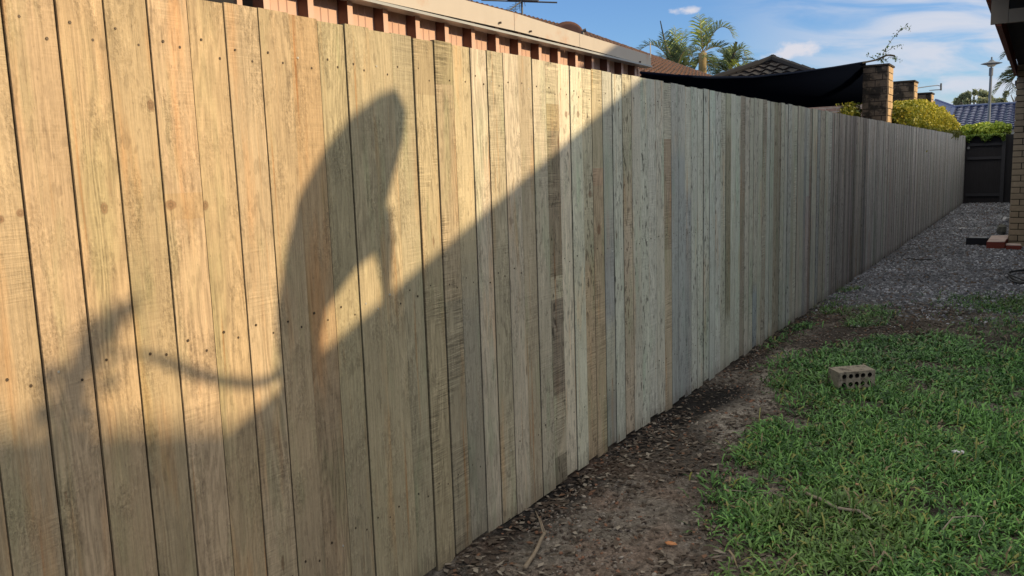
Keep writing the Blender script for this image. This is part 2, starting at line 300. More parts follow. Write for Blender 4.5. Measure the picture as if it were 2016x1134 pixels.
def paling(mb, k, detail=True):
    ya, yb = Y0 + k * PW, Y0 + (k + 1) * PW
    r = random.Random(k * 31 + 5)
    g0 = GAPS.get(k - 1, r.choice((.0010, .0018, .0026, .0036))) / 2; g1 = GAPS.get(k, r.choice((.0010, .0018, .0026, .0036))) / 2
    ya += g0; yb -= g1
    top = 1.797 + r.uniform(-.005, .004); bot = -.01 + r.uniform(0, .03)
    dx0 = FX + r.uniform(-.0035, .0025); dx1 = dx0 + r.uniform(-.003, .003); th = .016
    if k in SPEC: segs = [(zb_, tuple(q * f_ for q, f_ in zip(c_, (1.33, 1.365, 1.43) if k >= 16 else (1, 1, 1.03) if k >= 9 else (.85, .84, .84)))) for zb_, c_ in SPEC[k]]  # position gain puts shade brightness into the tone: near darker, far lighter
    else:
        yy = Y0 + k * PW
        if yy < 0.5: segs = [(9, tan)]
        elif yy < 8.6: base = r.choice((gg, gg, (.44, .45, .41), (.40, .41, .38), (.38, .36, .31), (.33, .34, .34), (.41, .39, .34), (.29, .27, .23)))
        elif yy < 10.55: base = r.choice(((.30, .28, .26), (.25, .235, .22), (.20, .185, .18), (.33, .31, .29), (.27, .25, .24)))
        else: base = r.choice(((.40, .385, .37), (.41, .40, .385), (.385, .37, .355), (.34, .33, .32), (.40, .39, .38), (.42, .40, .38)))
        if yy >= 0.5:
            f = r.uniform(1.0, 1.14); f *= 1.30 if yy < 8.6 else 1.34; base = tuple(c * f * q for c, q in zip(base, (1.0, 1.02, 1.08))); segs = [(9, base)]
            if r.random() < .35: zc = r.uniform(.4, 1.5); segs = [(zc, tuple(c * r.uniform(.82, .95) for c in base)), (9, base)]
    if k in (1, 2, 3, 9, 18, 22, 28, 29, 30, 37, 43, 45, 20) and len(segs) > 1:
        ns = []
        for i, (zb, c) in enumerate(segs):
            if i < len(segs) - 1:
                c2 = segs[i + 1][1]; hw = .16 if k < 10 else .05
                ns.append((zb - hw, c)); ns += [(zb - hw + 2 * hw * (q + 1) / 8, tuple(a + (b - a) * (q + .5) / 8 for a, b in zip(c, c2))) for q in range(8)]
            else: ns.append((zb, c))
        segs = ns
    zs = [bot] + [s[0] for s in segs if bot < s[0] < top] + [top]
    pid = r.random(); far = k > 60
    prm = (pid, ROUGH.get(k, 1.0 if (k > 45 and r.random() < .12) else r.choice((0.05, .1, .15, .35))), SPOT.get(k, r.choice((.3, .6, 1.0)) if k > 8 else .3), 1)
    ch = .0016
    for i in range(len(zs) - 1):
        z0, z1 = zs[i], zs[i + 1]; tn = segs[i][1] + (1,); w = .0012 * math.sin(i * 5 + k)
        prof = [(dx0 - th, ya), (dx0 - ch, ya), (dx0, ya + ch), (dx1, yb - ch), (dx1 - ch, yb), (dx1 - th, yb)]
        vs = [(x, y, z0) for x, y in prof] + [(x, y, z1) for x, y in prof]
        fs = [(j, (j + 1) % 6, (j + 1) % 6 + 6, j + 6) for j in range(6)]
        if i == 0: fs.append((5, 4, 3, 2, 1, 0))
        if i == len(zs) - 2: fs.append((6, 7, 8, 9, 10, 11))
        ed = tuple(q * (.36 if k < 10 else .34) for q in tn[:3]) + (1,)  # side faces darkened to paint shade into the board gaps
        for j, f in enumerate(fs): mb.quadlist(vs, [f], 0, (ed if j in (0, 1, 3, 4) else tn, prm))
    if detail:
        for zr in (1.683, .976, .29):
            for u in (.26, .74):
                if r.random() < (.04 if k < 8 else .2): continue
                yc = ya + (yb - ya) * (u + r.uniform(-.06, .06)); zc = zr + (-.012 if u > .5 else .012) + r.uniform(-.008, .008)
                rad = .0026 + .0008 * r.random(); xx = max(dx0, dx1) + .0006; bright = r.random() < .10
                vs = [(xx, yc + rad * math.cos(a), zc + rad * 1.15 * math.sin(a)) for a in [math.pi / 3 * q for q in range(6)]] + [(FX - .006, yc + rad * math.cos(a), zc + rad * 1.15 * math.sin(a)) for a in [math.pi / 3 * q for q in range(6)]]
                mb.quadlist(vs, [tuple(range(6))] + [((q + 1) % 6, q, q + 6, (q + 1) % 6 + 6) for q in range(6)], 2 if bright else 1, (segs[0][1] + (1,), prm))
def build_palings(mb, parent):
    me = bpy.data.meshes.new('paling'); me.from_pydata(mb.v, [], mb.f)
    for m in (WOOD, NAIL, ZINC): me.materials.append(m)
    me.polygons.foreach_set('material_index', mb.m)
    for nm, ix in (('tone', 0), ('prm', 1)):
        at = me.color_attributes.new(nm, 'FLOAT_COLOR', 'CORNER'); buf = []
        for p, c in zip(me.polygons, mb.c): buf += list(c[ix]) * p.loop_total
        at.data.foreach_set('color', buf)
    me.update(); return link('paling', me, parent)
fence = empty('paling_fence', (FX, 6, 0), 'long new treated pine paling fence running the length of the yard beside the lawn', 'fence')
KEND = int((25.9 - Y0) / PW)
for k in range(-9, 91):
    mb = MB(); paling(mb, k, k < 48); o = build_palings(mb, fence)
    if k == 15: o['label'] = 'paling with dark weathered bands'
    if k == 2: o['label'] = 'orange tinted paling'
    if k in (18, 19): o['label'] = 'brown paling'
    if k in (28, 29): o['label'] = 'blue grey paling'
    if k == 40: o['label'] = 'dark cross sawn paling'
mb = MB()
for k in list(range(-26, -9)) + list(range(91, KEND)): paling(mb, k, False)
tag(build_palings(mb, fence), kind='stuff')
for zr in (1.68, .975, .29):
    mb = MB(); mb.box2((FX - .058, -1.2, zr - .035), (FX - .0165, 25.9, zr + .035)); mb.build('rail', HARD, fence)
for i in range(12):
    mb = MB(); mb.box2((FX - .14, -.8 + i * 2.4, 0), (FX - .06, -.72 + i * 2.4, 1.72)); mb.build('post', HARD, fence)
# ------------------------------------------------------------------ ground
def vnoise(x, y, seed=0):
    r = np.random.default_rng(seed); T = r.random((256, 256)); xi = np.floor(x).astype(int); yi = np.floor(y).astype(int); fx = x - xi; fy = y - yi
    fx = fx * fx * (3 - 2 * fx); fy = fy * fy * (3 - 2 * fy); a = T[xi % 256, yi % 256]; b = T[(xi + 1) % 256, yi % 256]; c = T[xi % 256, (yi + 1) % 256]; d = T[(xi + 1) % 256, (yi + 1) % 256]
    return (a * (1 - fx) + b * fx) * (1 - fy) + (c * (1 - fx) + d * fx) * fy
def fbm(x, y, f, seed=0, oc=4, g=.5):
    s = 0; a = 1; t = 0
    for i in range(oc): s = s + a * vnoise(x * f * 2 ** i + 17.3 * i, y * f * 2 ** i + 5.1 * i, seed + i); t += a; a *= g
    return s / t
def sstep(a, b, x): t = np.clip((x - a) / (b - a), 0, 1); return t * t * (3 - 2 * t)
GE = np.array([(-0.3, 0.0), (-0.4, 1.6), (-0.78, 2.45), (-0.95, 2.75), (-0.97, 2.95), (-1.12, 3.08), (-1.22, 3.35), (-1.05, 3.52), (-1.22, 3.85), (-1.16, 4.2), (-1.12, 4.6), (-1.36, 5.04), (-1.5, 5.5), (-1.52, 6.0), (-1.28, 6.2)])
def grass_mask(x, y):
    ex = np.interp(y, GE[:, 1], GE[:, 0]) + .26 * (fbm(x, y, 4.5, 3) - .5)
    m = sstep(-.05, .30, x - ex)
    ytop = np.interp(x, [-1.5, -1.2, -.9, -.6, -.2, .2, 3], [6.2, 6.35, 6.7, 6.95, 6.85, 6.9, 7.4]) + .5 * (fbm(x, y, 3.1, 8) - .5)
    m = m * (1 - sstep(-.15, .25, y - ytop))
    p1 = sstep(.48, .62, fbm(x, y, 2.6, 21)) * np.exp(-((x + 1.5) / .35) ** 2 - ((y - 7.55) / .55) ** 2) * 1.8
    p2 = np.exp(-((x - .0) / .45) ** 2 - ((y - 8.75) / .42) ** 2) * 1.5
    p3 = np.exp(-((x - .2) / .45) ** 2 - ((y - 7.6) / .5) ** 2) * .9
    m = np.maximum(m, np.clip(p1 + p2 + p3, 0, 1) * .8)
    m = np.maximum(m, sstep(.60, .72, fbm(x, y, 5.0, 101)) * np.exp(-((x + 1.60) / .10) ** 2) * .5 * sstep(5.0, 6.5, y))
    hol = sstep(.56, .70, fbm(x, y, 3.7, 31)) * .8
    return np.clip(m * (1 - hol), 0, 1)
def gz(x, y):
    h = .030 * (fbm(x, y, 1.3, 40) - .5) + .022 * (fbm(x, y, 7, 41) - .5)
    h = h - .035 * np.exp(-((x + 1.60) / .10) ** 2) * sstep(.35, .6, fbm(x, y, 1.1, 44)) - .012 * np.exp(-((x + 1.66) / .06) ** 2)
    h = h + .05 * (fbm(x, y, 3.2, 46) - .5) * np.exp(-((x + 1.70) / .07) ** 2)
    return h * sstep(-9, -3, -np.abs(x)) 
xs = np.unique(np.round(np.concatenate([np.arange(-400, -20, 20), np.arange(-20, -2.2, 1.2), np.arange(-2.2, .9, .014), np.arange(.9, 4, .1), np.arange(4, 20, 1.5), np.arange(20, 401, 20)]), 4))
ys = [-400.]
while ys[-1] < 800:
    y = ys[-1]; st = 20 if y < -20 else 2 if y < 0 else .1 if y < 1.8 else .014 if y < 5 else .02 if y < 9 else .035 if y < 15 else .08 if y < 27 else 1.0 if y < 60 else 20
    ys.append(round(y + st, 4))
ys = np.array(ys); X, Yg = np.meshgrid(xs, ys); 
fine_ = ((X > -2.0) & (X < .8) & (Yg > 1.8) & (Yg < 27))
Zg = gz(X, Yg) + np.where(fine_, .019 * (fbm(X, Yg, 26, 50, 3, .6) - .5) + .010 * (fbm(X, Yg, 60, 55, 2) - .5), 0)
gm = grass_mask(X, Yg); grav = sstep(7.6, 8.9, Yg + .9 * (fbm(X, Yg, 2.2, 60) - .5))
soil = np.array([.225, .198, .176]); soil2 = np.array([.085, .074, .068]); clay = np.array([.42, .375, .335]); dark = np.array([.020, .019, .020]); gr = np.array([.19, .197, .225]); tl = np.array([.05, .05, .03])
C = soil + (soil2 - soil) * sstep(.35, .65, fbm(X, Yg, 2.3, 70))[..., None]
pk = (.7 * sstep(.38, .55, fbm(X, Yg, 1.9, 74)) * np.exp(-((X - np.interp(Yg, [2, 3.8, 4.3, 4.8, 5.4, 6.6, 8.4], [-1.2, -1.2, -1.38, -1.22, -1.42, -1.56, -1.68])) / .13) ** 2) * sstep(3.3, 3.9, Yg) * (1 - sstep(8.6, 9.5, Yg)))
C = C + (clay - C) * pk[..., None]
pk3 = .7 * sstep(.42, .6, fbm(X, Yg, 2.8, 75)) * np.exp(-((X + 1.64) / .07) ** 2) * sstep(3, 8, Yg)
C = C + (clay - C) * pk3[..., None]
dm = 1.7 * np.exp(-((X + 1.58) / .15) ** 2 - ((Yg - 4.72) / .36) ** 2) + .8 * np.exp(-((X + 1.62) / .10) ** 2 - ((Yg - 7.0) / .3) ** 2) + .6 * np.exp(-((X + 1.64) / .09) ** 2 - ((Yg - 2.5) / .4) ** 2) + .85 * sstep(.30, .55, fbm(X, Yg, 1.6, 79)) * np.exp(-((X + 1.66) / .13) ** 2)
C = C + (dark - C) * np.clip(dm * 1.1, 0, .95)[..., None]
C = C + (np.array([.24, .155, .12]) - C) * (.45 * sstep(.45, .65, fbm(X, Yg, 2.5, 78)) * (1 - sstep(3.2, 3.8, Yg)))[..., None]
C = C + (gr - C) * grav[..., None]
C = C + (tl - C) * (gm * .8)[..., None]
C = C * (.40 + 1.2 * fbm(X, Yg, 45, 80, 3, .7))[..., None]
GM, gnt, gb = newmat('soil_and_gravel', .95, .15)
a = N(gnt, 'ShaderNodeAttribute', attribute_name='col'); g = N(gnt, 'ShaderNodeNewGeometry')
n_ = noise(gnt, g.outputs['Position'], 130, 5, .7); n3 = noise(gnt, g.outputs['Position'], 28, 4, .6)
vo = N(gnt, 'ShaderNodeTexVoronoi', feature='F1'); vo.inputs['Scale'].default_value = 55; lk(gnt, g.outputs['Position'], vo.inputs['Vector'])
sc = vmth(gnt, 'SCALE', a.outputs['Color']); lk(gnt, mth(gnt, 'MULTIPLY', mth(gnt, 'MULTIPLY_ADD', n_, 1.6, .2), mth(gnt, 'MULTIPLY_ADD', vo.outputs['Distance'], -.6, 1.25)), sc.node.inputs['Scale'])
lk(gnt, sc, gb.inputs['Base Color'])
bp = N(gnt, 'ShaderNodeBump'); bp.inputs['Distance'].default_value = .012; lk(gnt, mth(gnt, 'ADD', mth(gnt, 'MULTIPLY', vo.outputs['Distance'], -1.0), n_), bp.inputs['Height']); lk(gnt, bp.outputs[0], gb.inputs['Normal'])
ny, nx = X.shape; idx = np.arange(nx * ny).reshape(ny, nx)
F = np.stack([idx[:-1, :-1], idx[:-1, 1:], idx[1:, 1:], idx[1:, :-1]], -1).reshape(-1, 4)
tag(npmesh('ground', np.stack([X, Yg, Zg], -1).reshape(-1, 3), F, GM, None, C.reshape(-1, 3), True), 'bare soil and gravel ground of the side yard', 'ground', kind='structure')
# --- grass blades
def blades(n, x0, x1, y0, y1, lmin, lmax, wmin, wmax, seed, power=1.0, lift=.5):
    r = np.random.default_rng(seed); x = r.uniform(x0, x1, n); y = y0 + (y1 - y0) * r.random(n) ** power
    keep = r.random(n) < grass_mask(x, y) ** 1.0 * (.25 + 1.0 * sstep(.28, .62, fbm(x, y, 7, 91))); x = x[keep]; y = y[keep]; n = len(x)
    L = r.uniform(lmin, lmax, n) * (.65 + .7 * fbm(x, y, 5, 92)); Wd = r.uniform(wmin, wmax, n); th = r.uniform(0, 2 * np.pi, n); up = r.uniform(.25, 1.25, n) * lift / .5
    d = np.stack([np.cos(th), np.sin(th)], -1); s = np.stack([-d[:, 1], d[:, 0]], -1)
    z = gz(x, y); base = np.stack([x, y, z - .004], -1); V = []
    for t, wf, hf in ((0, .45, 0), (.38, 1.0, .42), (.75, .8, .55), (1.0, .08, .40)):
        hor = L * t * np.cos(np.clip(up * (1 - .35 * t), 0, 1.45)); ver = L * hf * np.sin(np.clip(up, 0, 1.45)) * 1.35 + .004
        c = base.copy(); c[:, 0] += d[:, 0] * hor; c[:, 1] += d[:, 1] * hor; c[:, 2] += ver
        tw = r.uniform(-.4, .4, n)
        for sg in (-1, 1):
            q = c.copy(); q[:, 0] += sg * s[:, 0] * Wd * wf / 2; q[:, 1] += sg * s[:, 1] * Wd * wf / 2; q[:, 2] += sg * tw * Wd * wf / 2; V.append(q)
    V = np.stack(V, 1)
    i0 = np.arange(n)[:, None] * 8; F = np.concatenate([i0 + np.array([k, k + 1, k + 3, k + 2]) for k in (0, 2, 4)], 0)
    hue = r.random(n); pat = fbm(x, y, 2.2, 93)
    c = np.array([.022, .078, .020]) + (np.array([.20, .43, .11]) - np.array([.022, .078, .020])) * (hue ** 1.3)[:, None]
    pt = (.25 * sstep(.52, .68, fbm(x, y, 1.7, 98)))[:, None]; c = c + (np.array([.20, .24, .075]) * (.5 + .8 * r.random((n, 1))) - c) * pt
    yel = (hue > .95)[:, None]; c = np.where(yel, np.array([.24, .26, .07]), c); dead = (r.random(n) < .035)[:, None]; c = np.where(dead, np.array([.26, .21, .13]), c)
    c = c * (.66 + .7 * pat)[:, None] * np.array([1.05, 1.0, 1.0])
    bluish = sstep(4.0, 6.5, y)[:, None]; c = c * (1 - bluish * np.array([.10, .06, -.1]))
    return V.reshape(-1, 3), F, np.repeat(c, 8, 0)
parts = [blades(70000, -1.7, .35, 1.9, 4.6, .032, .078, .005, .0105, 1, lift=.42), blades(58000, -1.75, .4, 4.4, 9.4, .034, .08, .0065, .0120, 2, lift=.42), blades(14000, .35, 2.2, .5, 8, .04, .08, .006, .011, 3), blades(3500, -1.7, .35, 1.9, 5.2, .09, .14, .004, .007, 4, lift=.75)]
Vs, Fs, Cs = [], [], []; off = 0
for V, F_, c in parts: Vs.append(V); Fs.append(F_ + off); Cs.append(c); off += len(V)
GRM = attrmat('grass_blade', 'col', .45, .15, 40, .28, trans=.18)
tag(npmesh('grass', np.concatenate(Vs), np.concatenate(Fs), GRM, None, np.concatenate(Cs)), 'short broad bladed green lawn grass', 'grass', kind='stuff')
# --- pebbles, chips and litter
ico_v = np.array([(0, 0, 1), (.894, 0, .447), (.276, .851, .447), (-.724, .526, .447), (-.724, -.526, .447), (.276, -.851, .447), (.724, .526, -.447), (-.276, .851, -.447), (-.894, 0, -.447), (-.276, -.851, -.447), (.724, -.526, -.447)])
ico_f = np.array([(0, 1, 2), (0, 2, 3), (0, 3, 4), (0, 4, 5), (0, 5, 1), (1, 6, 2), (2, 6, 7), (2, 7, 3), (3, 7, 8), (3, 8, 4), (4, 8, 9), (4, 9, 5), (5, 9, 10), (5, 10, 1), (1, 10, 6)])
def pit(x, y): return np.exp(-((x + 1.60) / .14) ** 2 - ((y - 4.72) / .36) ** 2) * 1.3 + .9 * np.exp(-((x + 1.62) / .10) ** 2 - ((y - 7.0) / .3) ** 2) + .7 * np.exp(-((x + 1.64) / .09) ** 2 - ((y - 2.5) / .4) ** 2)
def stones(x, y, size, cols, seed, flat=.6):
    r = np.random.default_rng(seed); n = len(x)
    sc = size[:, None] * np.stack([r.uniform(.7, 1.3, n), r.uniform(.6, 1.1, n), r.uniform(.4, .9, n) * flat / .6], -1)
    v = ico_v[None] * sc[:, None] * r.uniform(.75, 1.2, (n, len(ico_v), 1)); th = r.uniform(0, 6.28, n); c, s = np.cos(th)[:, None], np.sin(th)[:, None]; tl_ = r.uniform(-.5, .5, n)[:, None]
    vx = v[..., 0] * c - v[..., 1] * s; vy = v[..., 0] * s + v[..., 1] * c; vz = v[..., 2] + vx * tl_
    V = np.stack([vx + x[:, None], vy + y[:, None], vz + (gz(x, y) + size * .15)[:, None]], -1)
    F = (ico_f[None] + (np.arange(n) * len(ico_v))[:, None, None]).reshape(-1, 3)
    return V.reshape(-1, 3), F, np.repeat(cols, len(ico_v), 0)
r = np.random.default_rng(5)
n = 34000; x = r.uniform(-1.70, .25, n); y = 7.2 + 18.7 * r.random(n) ** 1.7; kp = r.random(n) < sstep(7.3, 8.8, y + .9 * (fbm(x, y, 2.2, 60) - .5)); x, y = x[kp], y[kp]; n = len(x)
t = r.random(n)[:, None]; cc = (np.array([.10, .105, .125]) + t ** 1.8 * np.array([.40, .41, .45])) * (.5 + 1.1 * fbm(x, y, 1.8, 99))[:, None]; cc = np.where(r.random(n)[:, None] < .12, np.array([.16, .12, .10]), cc)
V, F_, c = stones(x, y, (.006 + .014 * r.random(n) ** 2.5) * (1 + .03 * (y - 8)), cc, 6)
STM = attrmat('stone', 'col', .85, .25, 90, .2, bump=.002)
tag(npmesh('gravel', V, F_, STM, None, c), 'loose grey gravel covering the side passage', 'gravel', kind='stuff')
n = 30000; x = -1.70 + 1.2 * r.random(n) ** 1.2; y = 1.9 + 6.4 * r.random(n) ** 1.3; kp = r.random(n) < (1 - .9 * np.clip(pit(x, y), 0, 1)) * (1 - grass_mask(x, y)) * (.25 + .9 * sstep(.35, .6, fbm(x, y, 3.3, 95))); x, y = x[kp], y[kp]; n = len(x)
t = r.random(n)[:, None]; cc = np.array([.075, .058, .05]) + t ** 4 * np.array([.28, .26, .24]); cc = np.where((r.random(n) < .12)[:, None], np.array([.24, .13, .09]), cc)
V, F_, c = stones(x, y, .0025 + .0085 * r.random(n) ** 2.6, cc, 9, .5)
tag(npmesh('soil_clods', V, F_, STM, None, c), 'crumbly clods and small stones in the bare soil strip', 'soil clods', kind='stuff')
def chips(n, x0, x1, y0, y1, seed, l0, l1, w0, w1, dense=None):
    r = np.random.default_rng(seed); x = r.uniform(x0, x1, n); y = y0 + (y1 - y0) * r.random(n) ** 1.2
    pr = (1 - .8 * grass_mask(x, y)) * (.15 + 1.1 * sstep(.42, .62, fbm(x, y, 2.7, 97)) + 1.2 * np.exp(-((x + 1.66) / .09) ** 2)); kp = r.random(n) < pr * (1 - .85 * np.clip(pit(x, y), 0, 1)); x, y = x[kp], y[kp]; n = len(x)
    L = r.uniform(l0, l1, n); Wd = r.uniform(w0, w1, n); th = r.uniform(0, 6.28, n); d = np.stack([np.cos(th), np.sin(th)], -1); s = np.stack([-d[:, 1], d[:, 0]], -1)
    z = gz(x, y) + r.uniform(.003, .012, n); ti = r.uniform(-.3, .5, n); V = []
    for a_, b_, h in ((-1, 0, 0), (-.2, 1, .3), (1, .1, 1), (.1, -1, .4)):
        V.append(np.stack([x + d[:, 0] * a_ * L / 2 + s[:, 0] * b_ * Wd / 2, y + d[:, 1] * a_ * L / 2 + s[:, 1] * b_ * Wd / 2, z + h * ti * L * .5 + .1 * abs(b_) * Wd], -1))
    V = np.stack(V, 1).reshape(-1, 3); F = np.arange(4 * n).reshape(n, 4)
    t = r.random(n)[:, None]; c = np.array([.07, .052, .042]) + t ** 4.5 * np.array([.24, .22, .19]); c = np.where((r.random(n) < .05)[:, None], np.array([.16, .09, .06]), c)
    return V, F, np.repeat(c, 4, 0)
V1, F1, c1 = chips(17000, -1.71, -.3, 1.9, 8.5, 12, .010, .050, .004, .026); V2, F2, c2 = chips(1800, -1.71, .2, 1.9, 7.5, 13, .03, .09, .0012, .0028)
LITM = attrmat('dry_litter', 'col', .8, .2, 60, .2)
tag(npmesh('leaf_litter', np.concatenate([V1, V2]), np.concatenate([F1, F2 + len(V1)]), LITM, None, np.concatenate([c1, c2])), 'dry leaf litter and bark scraps along the foot of the fence', 'leaf litter', kind='stuff')
# ------------------------------------------------------------------ things on the ground
def gp(px, py, dz=0):
    p = ground_at(px, py); return Vector((p.x, p.y, float(gz(np.array([p.x]), np.array([p.y]))[0]) + dz))
BRK = simple('fired_brick', (.31, .27, .225), .95, .45, 60, bump=.004, dirt=((.12, .10, .085), .5))
BRKD = simple('brick_hole', (.02, .018, .016), .95, .2, 60)
bt = gp(1688, 752); bc = Vector((-.89, 5.19, .022)); be = empty('brick', bc, 'single brown cored brick lying on its side in the lawn', 'brick')
rot = Matrix.Rotation(R_(42), 3, 'Z') @ Matrix.Rotation(R_(3), 3, 'X')
def cored_brick(parent, c, rot):
    mb = MB(); L, H, D = .235, .104, .115   # length along x, cores open towards -y
    cols = [-.0825 + .0275 * 0, -.0275 - .0275 + .0, .0, .055, .0825]; hs = []
    xsb = [-.1175, -.098, -.066, -.052, -.020, -.0, .0, .020, .052, .066, .098, .1175]
    holes = [(-.098, -.066), (-.055, -.023), (-.016, .016), (.023, .055), (.066, .098)]
    xcuts = sorted(set([-L / 2, L / 2] + [h for p in holes for h in p])); zc = [(-.040, -.010), (.010, .040)]; zcuts = [-H / 2, -.040, -.010, .010, .040, H / 2]
    def T(v): return rot @ Vector(v) + Vector(c)
    for i in range(len(xcuts) - 1):
        for j in range(len(zcuts) - 1):
            xa, xb, za, zb = xcuts[i], xcuts[i + 1], zcuts[j], zcuts[j + 1]
            hole = any(abs(xa - h[0]) < 1e-6 for h in holes) and j in (1, 3)
            if not hole: mb.quadlist([T((xa, -D / 2, za)), T((xb, -D / 2, za)), T((xb, -D / 2, zb)), T((xa, -D / 2, zb))], [(0, 1, 2, 3)])
            else:
                n = 8; cx, cz = (xa + xb) / 2, (za + zb) / 2; ra = (xb - xa) / 2 * .92
                ring = [(cx + ra * math.cos(2 * math.pi * q / n), cz + ra * math.sin(2 * math.pi * q / n)) for q in range(n)]
                corners = [(xb, zb), (xa, zb), (xa, za), (xb, za)]
                vs = [T((a, -D / 2, b)) for a, b in ring] + [T((a, -D / 2, b)) for a, b in corners]
                fs = []
                for q in range(n): 
                    k = n + ((q) // 2) % 4
                    fs.append((q, (q + 1) % n, k))
                for q in range(4): fs.append((n + q, n + (q + 1) % 4, (2 * q + 2) % n))
                mb.quadlist(vs, fs)
                vs = [T((a, -D / 2, b)) for a, b in ring] + [T((a, -D / 2 + .09, b)) for a, b in ring]
                mb.quadlist(vs, [(q, (q + 1) % n, (q + 1) % n + n, q + n) for q in range(n)] + [tuple(range(n, 2 * n))], 1)
    a, b, h = L / 2, D / 2, H / 2
    vs = [T(v) for v in ((-a, -b, -h), (a, -b, -h), (a, b, -h), (-a, b, -h), (-a, -b, h), (a, -b, h), (a, b, h), (-a, b, h))]
    mb.quadlist(vs, [(0, 3, 2, 1), (4, 5, 6, 7), (1, 2, 6, 5), (2, 3, 7, 6), (3, 0, 4, 7)])
    return mb
mb = cored_brick(be, bc + Vector((0, 0, .052)), rot); mb.build('body', [BRK, BRKD], be)
STK = simple('dead_wood', (.26, .21, .16), .9, .35, 60, bump=.002, stretch=(1, 1, 1)); STK2 = simple('pale_dead_wood', (.30, .26, .21), .9, .35, 60, bump=.002)
def stick(pts, r0, r1, label, mat=STK, name='stick', cat='stick', side=None):
    P_ = [gp(px, py, dz) for px, py, dz in pts]; base = P_[0].copy(); o = empty(name, base, label, cat)
    out = []
    for i in range(len(P_) - 1):
        for t in (0, .34, .67): out.append(P_[i].lerp(P_[i + 1], t) + Vector((rnd.uniform(-1, 1), rnd.uniform(-1, 1), rnd.uniform(-.5, .5))) * r0 * .35)
    out.append(P_[-1]); k = len(out); mb = MB(); mb.tube(out, [r0 + (r1 - r0) * i / (k - 1) * (1 + .0) for i in range(k)], 7)
    mb.build('branch', mat, o, True)
    if side:
        for s in side: mb = MB(); mb.tube([gp(*q) for q in s], [r1 * .5] * (len(s) - 1) + [r1 * .25], 5); mb.build('twig', mat, o, True)
stick([(1035, 1127, .012), (1050, 1100, .015), (1073, 1064, .03)], .0085, .0065, 'short grey stick lying on bare soil near the fence foot', side=[[(1071, 1068, .03), (1062, 1045, .045), (1055, 1035, .06)], [(1073, 1062, .03), (1064, 1046, .05)]])
stick([(1587, 985, .035), (1612, 1000, .045), (1650, 1018, .035), (1690, 1028, .04), (1716, 1040, .03)], .0075, .0055, 'long brown broken branch lying in the grass', STK2)
stick([(1425, 972, .02), (1470, 975, .022), (1537, 984, .03)], .0022, .0015, 'thin pale straight twig at the edge of the grass', STK2, 'twig', 'twig')
stick([(1855, 1060, .03), (1875, 1046, .05), (1905, 1041, .05), (1930, 1040, .045), (1937, 1058, .05), (1924, 1075, .05), (1932, 1092, .04)], .0028, .0015, 'pale curved creeping runner lying over the lawn', STK2, 'runner', 'grass runner')
stick([(1725, 1134, .02), (1740, 1108, .04)], .006, .004, 'short brown stick in grass at the bottom of the yard', STK, side=[[(1740, 1110, .04), (1760, 1122, .03)]])
stick([(1786, 512, .012), (1810, 514, .014), (1850, 511, .012)], .008, .006, 'dark straight stick lying across the grey gravel', simple('dark_stick', (.03, .028, .028), .9))
def lump(name, px, py, d, mat, label, cat, seed=0, rz=0, dz=0):
    p = gp(px, py); rr = random.Random(seed); vs = []; n = 9
    o = empty(name, p, label, cat); mb = MB(); rings = []
    for k, (rf, zf) in enumerate(((.8, 0), (1.0, .35), (.85, .8), (.45, 1.0))):
        for q in range(n):
            a = 2 * math.pi * q / n; rad = rf * (1 + rr.uniform(-.18, .18))
            v = Matrix.Rotation(rz, 3, 'Z') @ Vector((d[0] / 2 * rad * math.cos(a), d[1] / 2 * rad * math.sin(a), 0)); vs.append(p + v + Vector((0, 0, d[2] * zf * (1 + rr.uniform(-.1, .1)) + dz)))
    fs = [(k * n + q, k * n + (q + 1) % n, (k + 1) * n + (q + 1) % n, (k + 1) * n + q) for k in range(3) for q in range(n)] + [tuple(range(3 * n, 4 * n)), tuple(range(n - 1, -1, -1))]
    mb.quadlist(vs, fs); mb.build('body', mat, o)
WHT = simple('white_stone', (.62, .62, .66), .8, .15, 40, bump=.002); PALE = simple('pale_stone', (.34, .30, .26), .85, .2, 50, bump=.002)
lump('stone', 1683, 645, (.075, .05, .018), WHT, 'flat white stone on bare soil behind the lawn', 'stone', 1)
lump('paper_scrap', 1885, 907, (.055, .035, .012), WHT, 'crumpled white scrap lying in the lawn on the right', 'scrap', 2, .4, .03)
lump('stone', 1150, 1002, (.028, .020, .010), PALE, 'upper of two pale pebbles on dark soil close to the fence', 'stone', 3)
lump('stone', 1147, 979, (.030, .014, .009), PALE, 'small pale flake of stone behind the pebble near the fence', 'stone', 4)
lump('stone', 1245, 918, (.034, .022, .010), PALE, 'pale flat stone in soil beside the fence foot', 'stone', 5)
lump('leaf', 1320, 1080, (.045, .022, .008), simple('orange_leaf', (.50, .22, .10), .7), 'orange brown dead leaf on the soil beside the grass edge', 'leaf', 6, .1, .01)
lump('leaf', 1687, 973, (.018, .012, .006), simple('tan_leaf', (.42, .26, .15), .7), 'small tan dry leaf on the grass beside the branch', 'leaf', 7, 0, .045)
lump('stone', 1895, 451, (.17, .16, .02), WHT, 'white scrap of stone on gravel far down the passage', 'stone', 8)
lump('stone', 1760, 1090, (.02, .02, .01), PALE, 'tiny pale pebble between grass blades at the bottom', 'stone', 9)
# hose
HOS = simple('black_hose', (.035, .037, .04), .45, .2, 20, .4)
hc = Vector((.06, 10.6, .0)); pts = []
for i in range(90):
    a = i / 90 * 2 * math.pi * 2.6 + 2.0; rad = .30 + .02 * math.sin(i * .7) - .02 * i / 90; pts.append(hc + Vector((rad * math.cos(a), rad * 1.9 * math.sin(a), .02 + .012 * (i // 30) + .006 * math.sin(i * .5))))
ho = empty('garden_hose', hc, 'loose coil of thin black hose on the gravel before the brick pier', 'hose'); mb = MB(); mb.tube(pts, .0095, 7); mb.build('coil', HOS, ho, True)
